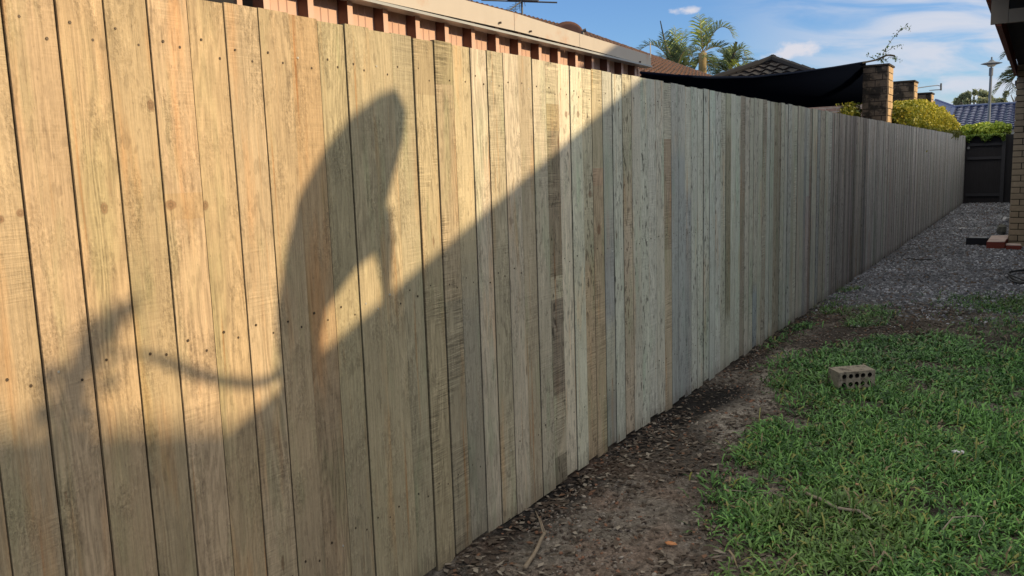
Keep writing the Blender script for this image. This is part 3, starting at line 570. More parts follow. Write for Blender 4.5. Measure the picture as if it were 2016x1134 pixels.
# black block and broken pavers
BLK = simple('black_block', (.012, .012, .016), .6, .3, 10); bo = empty('block', (-.72, 14.2, 0), 'long black block with pale top edge beside the broken red bricks', 'block')
mb = MB(); mb.box((-.72, 14.22, .06), (.30, .16, .105), R_(-2)); mb.build('body', BLK, bo); mb = MB(); mb.box((-.72, 14.255, .1165), (.23, .06, .006), R_(-2)); mb.build('top_strip', WHT, bo)
RED = simple('red_brick', (.22, .055, .04), .85, .3, 30, bump=.003); PNK = simple('worn_brick_face', (.55, .44, .41), .9, .2, 25, bump=.003)
def paver(c, d, rz, tilt, label, n=1):
    o = empty('broken_brick', c, label, 'brick', 'broken red bricks by the pier'); rt = Matrix.Rotation(rz, 3, 'Z') @ Matrix.Rotation(tilt, 3, 'X')
    mb = MB(); mb.box(c, d, rot=rt); mb.build('body', RED, o); mb = MB()
    for k in range(n):
        w = d[1] / n; off_ = rt @ Vector((rnd.uniform(-.004, .004), -d[1] / 2 + w * (k + .5), d[2] / 2 + .004)); mb.box(Vector(c) + off_, (d[0] * rnd.uniform(.94, .99), w * .93, .010 + .006 * (k % 2)), rot=rt @ Matrix.Rotation(rnd.uniform(-.05, .05), 3, 'Y'))
    mb.build('worn_face', PNK, o)
paver((-.455, 13.95, .075), (.225, .62, .09), R_(-3), R_(3), 'wide broken red brick with cracked pale pink top beside black block', 4)
paver((-.26, 13.78, .03), (.19, .28, .055), R_(4), 0, 'low red brick with orange top tucked against the pier base')
lump('stone', 1972, 462, (.14, .30, .16), simple('grey_rock', (.16, .16, .14), .9, .3, 20, bump=.004), 'grey rock leaning against the pier base', 'stone', 12)
lump('stone', 1979, 437, (.12, .25, .10), WHT, 'pale rock wedged beside the brick pier', 'stone', 13)
# ------------------------------------------------------------------ own house: brick pier and patio roof, gabled body
def brick_mat(name, c1, c2, mort, bw=.24, bh=.086, axis='x', mw=.01):
    m, nt, b = newmat(name, .9, .2); g = N(nt, 'ShaderNodeNewGeometry'); sp = N(nt, 'ShaderNodeSeparateXYZ'); lk(nt, g.outputs['Position'], sp.inputs[0])
    cb = N(nt, 'ShaderNodeCombineXYZ'); lk(nt, mth(nt, 'ADD', sp.outputs[0], sp.outputs[1]), cb.inputs[0]); lk(nt, sp.outputs[2], cb.inputs[1])
    t = N(nt, 'ShaderNodeTexBrick'); lk(nt, cb.outputs[0], t.inputs['Vector']); t.inputs['Scale'].default_value = 1; t.inputs['Brick Width'].default_value = bw; t.inputs['Row Height'].default_value = bh; t.inputs['Mortar Size'].default_value = mw
    t.inputs['Color1'].default_value = c1 + (1,); t.inputs['Color2'].default_value = c2 + (1,); t.inputs['Mortar'].default_value = mort + (1,); t.inputs['Mortar Smooth'].default_value = .2
    n = noise(nt, g.outputs['Position'], 9, 6, .7); c = vmth(nt, 'SCALE', t.outputs['Color']); lk(nt, mth(nt, 'MULTIPLY_ADD', n, 1.2, .4), c.node.inputs['Scale']); lk(nt, c, b.inputs['Base Color'])
    bp = N(nt, 'ShaderNodeBump'); bp.inputs['Distance'].default_value = .01; lk(nt, mth(nt, 'SUBTRACT', mth(nt, 'MULTIPLY', n, .3), t.outputs['Fac']), bp.inputs['Height']); lk(nt, bp.outputs[0], b.inputs['Normal'])
    return m
def brick_wall(mb, x0, x1, y, z0, z1, course=.086, bl=.24, dep=.11, seed=0):   # real raked courses facing -Y
    rr = random.Random(seed); k = 0; z = z0
    while z < z1 - .01:
        xx = x0 - (bl / 2 if k % 2 else 0)
        while xx < x1:
            a, b = max(xx, x0), min(xx + bl - .012, x1)
            if b - a > .03: j = rr.uniform(-.003, .003); mb.box2((a, y + j, z), (b, y + dep, z + course - .012 + rr.uniform(-.002, .002)), 0, tuple((.98 + 9 * j * 3) * q for q in (.40, .31, .215)) + (1,))
            xx += bl
        z += course; k += 1
BW = attrmat('pier_brick', 'tone', .9, .3, 25, .2, bump=.004); MORT = simple('mortar', (.045, .038, .032), .95, .2, 60)
HOUSE = empty('house', (3, 14, 0), 'own brick house with low eave over the side passage, on the right', 'house')
mb = MB(); brick_wall(mb, -.33, 1.2, 14.1, 0.0, 2.62, seed=4); mb.build('wall', BW, HOUSE)
mb = MB(); mb.box2((-.318, 14.112, 0), (1.18, 14.5, 2.60)); mb.box2((-.316, 14.51, 0), (3.2, 31, 2.30)); mb.build('mortar_core', MORT, HOUSE)
FAS = simple('beige_fascia', (.26, .205, .16), .6, .12, 5); RDF = simple('red_brown_fascia', (.20, .045, .022), .5, .15, 6); SOF = simple('dark_soffit', (.035, .032, .030), .8, .2, 6); TIL = simple('dark_roof_tile', (.045, .042, .045), .8, .4, 4, bump=.02)
WALLB = brick_mat('house_brick', (.28, .21, .15), (.22, .16, .11), (.3, .28, .25))
mb = MB(); mb.box2((-.36, 8.34, 2.412), (-.325, 14.09, 2.56)); mb.build('side_beam', RDF, HOUSE)
mb = MB(); mb.box2((-.392, 8.05, 2.395), (-.27, 8.095, 2.665)); mb.box2((-.268, 8.052, 2.395), (2.4, 8.10, 2.50)); mb.build('front_fascia', FAS, HOUSE)
mb = MB(); mb.box2((-.268, 8.30, 2.50), (2.4, 8.33, 2.67)); mb.box2((-.324, 8.36, 2.565), (3.2, 14.095, 2.66)); mb.build('soffit', SOF, HOUSE)
mb = MB(); mb.quadlist([(-.42, 5.6, 2.675), (3.2, 5.6, 3.0), (3.2, 14.5, 3.0), (-.42, 14.5, 2.675), (-.42, 5.6, 2.71), (3.2, 5.6, 3.035), (3.2, 14.5, 3.035), (-.42, 14.5, 2.71)], [(0, 3, 2, 1), (4, 5, 6, 7), (0, 1, 5, 4), (1, 2, 6, 5), (2, 3, 7, 6), (3, 0, 4, 7)]); mb.build('patio_roof', SOF, HOUSE)
mb = MB(); mb.quadlist([(-.36, 14.52, 2.33), (3.2, 14.52, 3.3), (3.2, 31.5, 3.3), (-.36, 31.5, 2.33), (-.36, 14.52, 2.38), (3.2, 14.52, 3.35), (3.2, 31.5, 3.35), (-.36, 31.5, 2.38)], [(0, 3, 2, 1), (4, 5, 6, 7), (0, 1, 5, 4), (1, 2, 6, 5), (2, 3, 7, 6), (3, 0, 4, 7)]); mb.build('rear_roof', TIL, HOUSE)  # unseen roof, height shaped to shade the fence and clear the hedge
mb = MB(); mb.box2((-.46, 6.6, 2.665), (-.423, 14.45, 2.715)); mb.build('barge_strip', RDF, HOUSE)
# gabled body whose barge edge throws the diagonal shadow
gx = 3.3; dxs = gx - FX; dY = dxs * math.tan(R_(SUN_AZ)); dZ = dxs * math.tan(R_(SUN_EL)) / math.cos(R_(SUN_AZ))
def fs_(Y, Z, x):   # a point that shades fence point (Y, Z), standing in plane x
    d = x - FX; return (x, Y + d * math.tan(R_(SUN_AZ)), Z + d * math.tan(R_(SUN_EL)) / math.cos(R_(SUN_AZ)))
a0 = fs_(1.05, .618, gx); a1 = fs_(4.0, 1.798, gx); sl_ = (a1[2] - a0[2]) / (a1[1] - a0[1]); rid = (a0[1] + 5.6, a0[2] + 5.6 * sl_)
def gable(xa, xb, ya, za, yr, zr, yc, zc, nm, mat=TIL, th=.10):
    mb = MB()
    for (p, q) in (((ya, za), (yr, zr)), ((yr, zr), (yc, zc))):
        mb.quadlist([(xa, p[0], p[1] - th), (xb, p[0], p[1] - th), (xb, q[0], q[1] - th), (xa, q[0], q[1] - th), (xa, p[0], p[1]), (xb, p[0], p[1]), (xb, q[0], q[1]), (xa, q[0], q[1])], [(0, 3, 2, 1), (4, 5, 6, 7), (0, 1, 5, 4), (1, 2, 6, 5), (2, 3, 7, 6), (3, 0, 4, 7)])
    return mb.build(nm, mat, HOUSE)
gable(gx, 9.5, a0[1], a0[2], rid[0], rid[1], rid[0] + 5.6, a0[2], 'main_roof')
mb = MB(); mb.prism([(gx + .4, a0[1] + .5, 0), (gx + .4, a0[1] + .5, a0[2] + .5 * sl_ - .11), (gx + .4, rid[0], rid[1] - .11), (gx + .4, rid[0] + 5.1, a0[2] + .5 * sl_ - .11), (gx + .4, rid[0] + 5.1, 0)], (1, 0, 0), 5.5); mb.build('main_wall', WALLB, HOUSE)
mb = MB(); mb.box2((3.25, 8.0, 0), (3.45, 31, 3.62)); mb.build('sun_block_wall', WALLB, HOUSE)  # unseen wall added to stop sun leaking onto the fence
NB = empty('shadow_caster_garage', (8.6, 0, 0), 'unseen gabled garage added to cast the low shadow on the fence', 'garage')
g0 = fs_(1.42, .742, 8.5); g1 = fs_(.80, .915, 8.5); s2 = (g1[2] - g0[2]) / (g1[1] - g0[1]); yb_ = g0[1] + (2.5 - g0[2]) / s2; yr_ = yb_ - 8; zr_ = 2.5 + 8 * -s2
HOUSE_, HOUSE = HOUSE, NB
gable(8.5, 14, yb_, 2.5, yr_, zr_, yr_ - 8, 2.5, 'roof'); HOUSE = HOUSE_  # unseen building added to cast the lower left fence shadow
mb = MB(); mb.prism([(8.8, yb_ - .5, 0), (8.8, yb_ - .5, 2.5), (8.8, yr_, zr_ - .13), (8.8, yr_ - 7.5, 2.5), (8.8, yr_ - 7.5, 0)], (1, 0, 0), 5); mb.build('wall', WALLB, NB)  # body of the unseen garage added to cast the fence shadow
def leafquads(P, size, col, seed, asp=.5, up=None):
    r = np.random.default_rng(seed); n = len(P); a = r.normal(size=(n, 3)); a /= np.linalg.norm(a, axis=1)[:, None]; b = r.normal(size=(n, 3)); b -= (b * a).sum(1)[:, None] * a; b /= np.linalg.norm(b, axis=1)[:, None]
    s = np.asarray(size).reshape(-1, 1) * r.uniform(.6, 1.3, (n, 1)); V = np.stack([P - a * s * .5, P + b * s * asp * .5 - a * s * .05, P + a * s * .55, P - b * s * asp * .5 - a * s * .05], 1)
    V[:, 1] += np.cross(a, b) * s * .1; V[:, 3] += np.cross(a, b) * s * .1
    return V.reshape(-1, 3), np.arange(4 * n).reshape(n, 4), np.repeat(col, 4, 0)
# broad-leaved plant outside the frame, whose leaves shade the fence
PL = empty('broad_leaved_plant', (1.5, 2.4, 0), 'tall broad leaved potted plant standing by the house corner', 'plant')
LEAFM = simple('plant_leaf', (.06, .16, .04), .45, .3, 6, .4)
def shade_leaf(poly, x, name='leaf', curve=.10):
    pts = [Vector(fs_(Y, Z, x)) for Y, Z in poly]; c = sum(pts, Vector()) / len(pts); mb = MB()
    sun_ = sd
    for i, p in enumerate(pts): pts[i] = p + sun_ * (curve * ((p - c).length / .4) ** 2)
    n = len(pts); th = Vector((.003, 0, 0)); vs = [c] + pts + [c + th] + [p + th for p in pts]
    fs = [(0, i + 1, (i + 1) % n + 1) for i in range(n)] + [(n + 1, n + 2 + (i + 1) % n, n + 2 + i) for i in range(n)] + [(i + 1, n + 2 + i, n + 2 + (i + 1) % n, (i + 1) % n + 1) for i in range(n)]
    mb.quadlist(vs, fs); mb.build(name, LEAFM, PL); return pts
def tri_leaf(left, right, x, curve=.1):   # leaf given by matching left and right edges from base to tip
    L_ = [Vector(fs_(Y, Z, x)) for Y, Z in left]; R2 = [Vector(fs_(Y, Z, x)) for Y, Z in right]; n = len(L_); mb = MB(); vs = []
    for i in range(n): 
        b = sd * (curve * (i / n) ** 2); vs += [L_[i] + b, (L_[i] + R2[i]) / 2 + b + sd * .03, R2[i] + b]
    fs = [(3 * i, 3 * i + 1, 3 * i + 4, 3 * i + 3) for i in range(n - 1)] + [(3 * i + 1, 3 * i + 2, 3 * i + 5, 3 * i + 4) for i in range(n - 1)]
    k = len(vs); vs += [v + Vector((.003, 0, 0)) for v in vs]; fs += [tuple(reversed([j + k for j in f])) for f in fs]
    mb.quadlist(vs, fs); mb.build('leaf', LEAFM, PL)
tri_leaf([(1.53, .78), (1.53, .90), (1.535, 1.02), (1.585, 1.178), (1.64, 1.31), (1.75, 1.44), (1.87, 1.54), (2.0, 1.61), (2.09, 1.635)],
         [(1.70, .80), (1.70, .915), (1.725, .99), (1.86, 1.095), (1.965, 1.135), (1.99, 1.22), (2.05, 1.357), (2.12, 1.483), (2.14, 1.57)], 2.3, .06)
tri_leaf([(1.90, 1.25), (1.935, 1.15), (1.955, 1.09), (1.965, 1.03), (1.970, .95)], [(2.03, 1.27), (2.040, 1.17), (2.03, 1.10), (2.018, 1.03), (2.010, .95)], 2.5, .0)
mbs = MB(); mbs.tube([fs_(1.06, 1.0, 2.1), fs_(1.13, .99, 2.1), fs_(1.188, .962, 2.1), fs_(1.266, .912, 2.1), fs_(1.35, .872, 2.1), fs_(1.44, .842, 2.1), fs_(1.50, .838, 2.1), fs_(1.57, .87, 2.1)], [.004, .008, .013, .015, .015, .015, .015, .018], 6); mbs.build('stem', LEAFM, PL)
tri_leaf([(.945, .93), (.955, .985), (.99, 1.035), (1.035, 1.075), (1.085, 1.105), (1.125, 1.118)], [(.99, .90), (1.015, .965), (1.045, 1.005), (1.075, 1.04), (1.105, 1.075), (1.135, 1.108)], 3.0, .04)
rc = np.random.default_rng(17); Q = []; path = [(1.13, 1.115, .012), (1.05, 1.07, .030), (.99, 1.0, .042), (.955, .92, .05), (.97, .82, .06), (.98, .70, .07)]
for i in range(5):
    for _ in range((12, 18, 34, 42, 44)[i]):
        t = rc.random(); Yp, Zp, wp = (path[i][q] * (1 - t) + path[i + 1][q] * t for q in range(3)); Q.append(fs_(Yp + rc.normal(0, wp * .62), Zp + rc.normal(0, wp * .5), rc.uniform(2.5, 3.1)))
Q = np.array(Q); V, F_, cc = leafquads(Q, np.full(len(Q), .075), np.tile([.06, .14, .04], (len(Q), 1)), 18, .45); npmesh('fine_foliage', V, F_, FOL, PL, cc)
mbs = MB(); mbs.tube([fs_(Y_, Z_, 2.8) for Y_, Z_, w_ in reversed(path)], [.02, .018, .015, .012, .008, .004], 6); mbs.build('stem', LEAFM, PL)
for (Y, Z, x) in ((1.62, .80, 2.3), (1.57, .87, 2.1), (.98, .70, 2.8)):
    p = Vector(fs_(Y, Z, x)); mbs = MB(); mbs.tube([(1.6, 2.4, .35), (Vector((1.6, 2.4, .35)) + p) / 2 + Vector((0, 0, .1)), p], [.02, .016, .014], 6); mbs.build('stem', LEAFM, PL)
mb = MB(); mb.tube([(1.6, 2.4, 0), (1.6, 2.4, .38)], [.16, .21], 16); mb.build('pot', simple('terracotta', (.35, .13, .07), .8), PL)
# ------------------------------------------------------------------ end gate
GT = simple('dark_stained_timber', (.035, .033, .038), .75, .4, 6, stretch=(9, 9, .6), bump=.003); GT2 = simple('dark_rail_timber', (.055, .055, .065), .75, .3, 6, stretch=(1, 1, 5), bump=.002)
gate = empty('timber_gate', (-1.2, 26, 0), 'dark stained paling gate closing the end of the passage', 'gate')
mb = MB(); x = -1.76
while x < -.86: mb.box2((x, 26.0 + rnd.uniform(-.003, .003), -.02), (x + .0965, 26.02, 1.80 + rnd.uniform(-.01, .01))); x += .096
mb.build('board_panel', GT, gate)
for z in (1.56, 1.20, .22): mb = MB(); mb.box2((-1.66, 25.95, z - .035), (-.87, 25.998, z + .035)); mb.build('rail', GT2, gate)
mb = MB(); mb.box2((-.862, 25.93, 0), (-.775, 26.02, 1.84)); mb.build('post', GT2, gate)
mb = MB(); mb.tube([(-1.64, 25.93, 1.48), (-1.64, 25.96, 1.48)], .035, 10); mb.build('latch', simple('dull_metal', (.25, .25, .26), .5, metal=.3), gate)
mb = MB(); mb.box2((-.79, 26.04, -.02), (-.20, 26.06, 1.80)); mb.build('side_panel', GT, gate)
# ------------------------------------------------------------------ metal shed behind the fence
CL = simple('pink_beige_sheet', (.62, .42, .34), .5, .08, 3, .4, dirt=((.56, .36, .28), .6)); CLD = simple('shaded_rib_side', (.13, .05, .032), .5, .1, 3, .4); FLS = simple('pale_flashing', (.47, .43, .385), .5, .08, 9, .3, dirt=((.46, .33, .25), .56)); GUT = simple('grey_gutter_lip', (.35, .37, .38), .4, .1, 4, .5)
sh = empty('metal_shed', (-3.6, 4, 0), 'pink beige ribbed metal shed with pale rusty flashing behind the fence', 'shed')
mb = MB(); prof = []; yb = 2.08
pitch = .2317; ribs = [3.511 + (i - 6) * .2335 for i in range(18)]
pr = []
for y in ribs:    # y is the outer lit lip; the -Y face of the rib goes back into the pan
    pr += [(-2.605, y - .155), (-2.555, y - .012), (-2.550, y + .030), (-2.600, y + .050)]
pr = []
for i, y in enumerate(ribs):
    pr += [(-2.597, y - .010), (-2.545, y - .004), (-2.545, y + .028), (-2.597, y + .034)]
    for s in (.075, .12, .165): pr += [(-2.597, y + s - .004), (-2.593, y + s), (-2.597, y + s + .004)]
pr = [p for p in pr if 2.30 < p[1] < 6.06]
vs = [(x, y, 0) for x, y in pr] + [(x, y, 2.135) for x, y in pr]; n = len(pr)
for i in range(n - 1):
    side = abs(pr[i][0] - pr[i + 1][0]) > .04  # rib sides take a darker colour that stands in for their shade
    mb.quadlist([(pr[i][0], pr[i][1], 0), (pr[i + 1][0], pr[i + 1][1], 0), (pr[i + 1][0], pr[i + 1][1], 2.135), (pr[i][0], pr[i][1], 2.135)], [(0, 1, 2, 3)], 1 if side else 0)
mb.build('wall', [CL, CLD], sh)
for q in (6.035, 2.26): mb = MB(); mb.box2((-5.6, q, 0), (-2.60, q + .025, 2.075)); mb.build('end_wall', CL, sh)
mb = MB()
for (ya, yb, za, zb, zt0, zt1) in ((2.24, 4.098, 2.118, 2.122, 2.218, 2.218), (4.102, 4.88, 2.122, 2.112, 2.218, 2.195), (4.884, 6.04, 2.112, 2.09, 2.195, 2.165)):
    mb.quadlist([(-2.50, ya, za), (-2.50, yb, zb), (-2.50, yb, zt1), (-2.50, ya, zt0), (-2.506, ya, za), (-2.506, yb, zb), (-2.506, yb, zt1), (-2.506, ya, zt0)], [(0, 1, 2, 3), (7, 6, 5, 4), (3, 2, 6, 7), (0, 4, 5, 1), (1, 5, 6, 2), (0, 3, 7, 4)])
mb.build('flashing', FLS, sh)
mb = MB(); mb.quadlist([(-2.488, 2.24, 2.108), (-2.488, 6.04, 2.078), (-2.488, 6.04, 2.090), (-2.488, 2.24, 2.120), (-2.56, 2.24, 2.108), (-2.56, 6.04, 2.078), (-2.56, 6.04, 2.09), (-2.56, 2.24, 2.12)], [(0, 1, 2, 3), (7, 6, 5, 4), (3, 2, 6, 7), (0, 4, 5, 1), (1, 5, 6, 2), (0, 3, 7, 4)]); mb.build('drip_edge', GUT, sh)
mb = MB(); mb.quadlist([(-2.51, 2.24, 2.20), (-2.51, 6.04, 2.15), (-5.6, 6.04, 2.10), (-5.6, 2.24, 2.15), (-2.51, 2.24, 2.18), (-2.51, 6.04, 2.13), (-5.6, 6.04, 2.08), (-5.6, 2.24, 2.13)], [(0, 1, 2, 3), (7, 6, 5, 4), (3, 2, 6, 7), (0, 4, 5, 1), (1, 5, 6, 2), (0, 3, 7, 4)]); mb.build('roof', simple('shed_roof', (.3, .26, .22), .6), sh)
for (px, py) in ((983, 45), (1043, 62), (1259, 122)):
    p = atX(px, py, -2.497); mb = MB(); mb.tube([p, p + Vector((.012, 0, 0))], .006, 8); mb.build('rivet', NAIL, sh)
mb = MB(); mb.box2((-3.6, .3, 0), (-2.55, 2.2, 2.12)); dsh = empty('dark_shed', (-3.2, 1.1, 0), 'black painted structure showing over the fence beside the metal shed', 'shed')
mb.build('wall', simple('black_panel', (.008, .008, .012), .7), dsh); mb = MB(); mb.box2((-3.65, .25, 2.12), (-2.52, 2.22, 2.15)); mb.build('roof', BLK, dsh)
# ------------------------------------------------------------------ neighbour roofs
def tile_mat(name, c1, c2, sy, sz, rough=.7):   # courses and pans from real position
    m, nt, b = newmat(name, rough, .3); uv = N(nt, 'ShaderNodeAttribute', attribute_name='uvw'); sp = N(nt, 'ShaderNodeSeparateXYZ'); lk(nt, uv.outputs['Vector'], sp.inputs[0])
    g = N(nt, 'ShaderNodeNewGeometry'); n = noise(nt, g.outputs['Position'], 2.2, 6, .7); n5 = noise(nt, g.outputs['Position'], 30, 3, .7)
    c = mixc(nt, ramp(nt, n, .35, .65), c1, c2); c = mixc(nt, mth(nt, 'MULTIPLY', ramp(nt, n5, .5, .7), .35), c, vmth(nt, 'MULTIPLY', c, (.5, .5, .5))); lk(nt, c, b.inputs['Base Color']); return m
def tiled_plane(name, O, U, Vv, poly, mat, parent, pan=.30, course=.34, amp=.035, step=.03, joint=None):
    """real corrugated tile courses over the plane O+u*U+v*V clipped to poly (u,v): each course a strip of waves lapped over the next"""
    O, U, Vv = Vector(O), Vector(U).normalized(), Vector(Vv).normalized(); nrm = U.cross(Vv).normalized()
    if nrm.z < 0: nrm = -nrm
    us = [p[0] for p in poly]; vs_ = [p[1] for p in poly]; v = min(vs_); mb = MB()
    def span(v):
        xs_ = []
        for i in range(len(poly)):
            (ua, va), (ub, vb) = poly[i], poly[(i + 1) % len(poly)]
            if abs(va - vb) < 1e-9: continue
            t = (v - va) / (vb - va)
            if 0 <= t <= 1: xs_.append(ua + t * (ub - ua))
        return (min(xs_), max(xs_)) if len(xs_) >= 2 else None
    row = 0
    while v < max(vs_) - 1e-6:
        v2 = min(v + course, max(vs_)); a = span(v + 1e-6); b = span(v2 - 1e-6)
        if a and b:
            ua, ub = min(a[0], b[0]), max(a[1], b[1]); n = max(2, int((ub - ua) / (pan / 6)))
            vs = []; 
            for i in range(n + 1):
                t = i / n; u1 = a[0] + t * (a[1] - a[0]); u2 = b[0] + t * (b[1] - b[0]); h1 = amp * math.sin(2 * math.pi * u1 / pan); h2 = amp * math.sin(2 * math.pi * u2 / pan)
                vs += [O + U * u1 + Vv * v + nrm * (h1 + step * .3 - .02), O + U * u1 + Vv * v + nrm * (h1 + step), O + U * u2 + Vv * v2 + nrm * h2]
            mb.quadlist(vs, [(3 * i, 3 * i + 3, 3 * i + 4, 3 * i + 1) for i in range(n) if joint or (i % 6) > 2], 1); mb.quadlist(vs, [(3 * i, 3 * i + 3, 3 * i + 4, 3 * i + 1) for i in range(n) if not joint and (i % 6) <= 2] + [(3 * i + 1, 3 * i + 4, 3 * i + 5, 3 * i + 2) for i in range(n)])
        v = v2; row += 1
    return mb.build(name, [mat, joint or JOINT], parent)
JOINT = simple('tile_joint', (.025, .018, .016), .95, .3, 6)
TB = tile_mat('brown_tile', (.15, .085, .065), (.10, .06, .05), 1, 1); TD = tile_mat('charcoal_tile', (.013, .013, .016), (.028, .021, .020), 1, 1); TBL = tile_mat('blue_tile', (.17, .20, .33), (.13, .155, .26), 1, 1, .5)
RC = simple('ridge_cap', (.10, .065, .055), .8, .3, 5)
# brown roof: plane facing +X, eave at x=-5
bh = empty('brown_roof_house', (-9, 14, 0), 'neighbour house with brown tiled hip roof beyond the shed', 'house')
px0, pz0, sl3 = -5.0, 2.30, .40
def on_brown(px, py):
    r_ = ray(px, py); # z = pz0 + sl3*(px0 - x)
    t = (pz0 + sl3 * px0 - CAMH) / (r_.z + sl3 * r_.x); return Vector((0, 0, CAMH)) + r_ * t
h1 = on_brown(1140, 62); h2 = on_brown(1392, 151)
Vd = Vector((-1, 0, sl3)).normalized()
def uvb(p): d = p - Vector((px0, 0, pz0)); return (d.y, d.dot(Vd))
q1, q2 = uvb(h1), uvb(h2); dirq = ((q1[0] - q2[0]) / (q1[1] - q2[1])); vtop = q1[1] + 0.3
utop = q2[0] + dirq * (vtop - q2[1]); ubot = q2[0] + dirq * (0 - q2[1])
tiled_plane('roof', (px0, 0, pz0), (0, 1, 0), Vd, [(5.5, 0), (ubot, 0), (utop, vtop), (5.5, vtop)], TB, bh, pan=.30, course=.34, amp=.016, step=.095)
def capline(p, q, rad, mat, parent, n=14, name='ridge'):
    mb = MB(); p, q = Vector(p), Vector(q)
    for i in range(n):
        a = p.lerp(q, i / n); b = p.lerp(q, (i + 1.12) / n); mb.tube([a, b], [rad * .9, rad * 1.1], 8)
    mb.build(name, mat, parent)
pA = Vector((px0, ubot, pz0)); pB = Vector((px0, utop, pz0)) + Vd * vtop
capline(pA + Vector((0, 0, .03)), pB + Vector((0, 0, .03)), .07, RC, bh, 26, 'hip')
mb = MB(); mb.quadlist([pA, pB, (pB.x - 6, pB.y, pB.z), (pA.x - 10, pA.y, pA.z)], [(0, 1, 2, 3)]); mb.build('rear_roof', TB, bh)
mb = MB(); mb.box2((-12, 6.2, 0), (-5.45, min(ubot - .5, 30), 2.28)); mb.build('wall', WALLB, bh)
mb = MB(); mb.box2((-5.0, 5.5, 2.18), (-4.90, ubot, 2.27)); mb.build('gutter', simple('cream_gutter', (.55, .42, .36), .5, .2, 9), bh)
vp = on_brown(1281, 118); mb = MB(); mb.tube([vp, atY(1280, 84, vp.y)], .018, 8)
mb.build('vent_pipe', simple('white_pvc', (.40, .38, .36), .5), bh)
# dark peak
dh = empty('dark_roof_house', (-6, 26, 0), 'house with dark tiled pyramid roof behind the shade sail', 'house')
ap = atY(1521, 119, 24.0); ps_ = .42; hw = 4.2; ze = ap.z - hw * ps_
for (U, Vv) in (((1, 0, 0), (0, 1, ps_)), ((0, 1, 0), (-1, 0, ps_)), ((-1, 0, 0), (0, -1, ps_)), ((0, -1, 0), (1, 0, ps_))):
    V_ = Vector(Vv); Lv = hw * math.sqrt(1 + ps_ ** 2); O = Vector((ap.x, ap.y, ze)) - Vector((V_.x, V_.y, 0)) * hw
    tiled_plane('roof', O, U, V_, [(-hw, 0), (hw, 0), (0, Lv)], TD, dh, .30, .33, .03, .05)
for sx in (-1, 1):
    for sy in (-1, 1): capline((ap.x + sx * hw, ap.y + sy * hw, ze + .05), (ap.x, ap.y, ap.z + .04), .10, simple('dark_cap', (.014, .014, .017), .8), dh, 12, 'hip')
mb = MB(); mb.box2((ap.x - 3.7, ap.y - 3.7, 0), (ap.x + 3.7, ap.y + 3.7, ze)); mb.build('wall', WALLB, dh)
# pale brick wall under the sail
pw = empty('brick_house', (-8, 20, 0), 'low pink brown brick house wall seen below the shade sail', 'house')
PBM = brick_mat('pink_brick', (.42, .30, .26), (.33, .23, .20), (.45, .40, .36), .24, .086)
wq = atY(1700, 203, 21.0); mb = MB(); mb.box2((-9.0, 19.35, 0), (-2.75, 19.55, 2.45)); mb.build('wall', PBM, pw)
mb = MB(); p = atY(1671, 222, 19.32); mb.tube([p, p + Vector((0, .05, 0))], .09, 12); mb.build('vent', simple('dark_vent', (.02, .02, .02), .7), pw)
mb = MB(); p = atY(1660, 215, 19.3); mb.box2((p.x - .01, 19.29, 0), (p.x + .01, 19.345, 2.45)); mb.build('pipe', simple('dark_pipe', (.06, .05, .05), .7), pw)
# shade sail
SAIL = simple('black_shade_cloth', (.006, .009, .020), 1.0, .1, 8, .0)
near = [atX(1262, 143, -2.68), atX(1330, 149, -2.68), atX(1400, 152.5, -2.68), atX(1480, 151.5, -2.68), atX(1560, 143.5, -2.66), atX(1640, 132.5, -2.62), atX(1705, 121.5, -2.56)]
far_ = [atY(1262, 200, 8.5), atY(1330, 205, 10), atY(1400, 212, 12), atY(1480, 214, 14), atY(1560, 213, 16), atY(1640, 208, 17.5), atY(1704, 203, 19.0)]
sa = empty('shade_sail', near[-1], 'large black shade sail slung from the blockwork pillar', 'shade sail'); mb = MB(); rows = 7; vs = []
for j in range(rows):
    t = j / (rows - 1)
    for a, b in zip(near, far_): vs.append(a.lerp(b, t) - Vector((0, 0, .02 * math.sin(math.pi * t))))
m_ = len(near); mb.quadlist(vs, [(j * m_ + i, j * m_ + i + 1, (j + 1) * m_ + i + 1, (j + 1) * m_ + i) for j in range(rows - 1) for i in range(m_ - 1)]); mb.build('cloth', SAIL, sa, True)
mb = MB(); mb.tube(near, .012, 6); mb.tube(far_, .012, 6); mb.build('edge_cable', SAIL, sa)
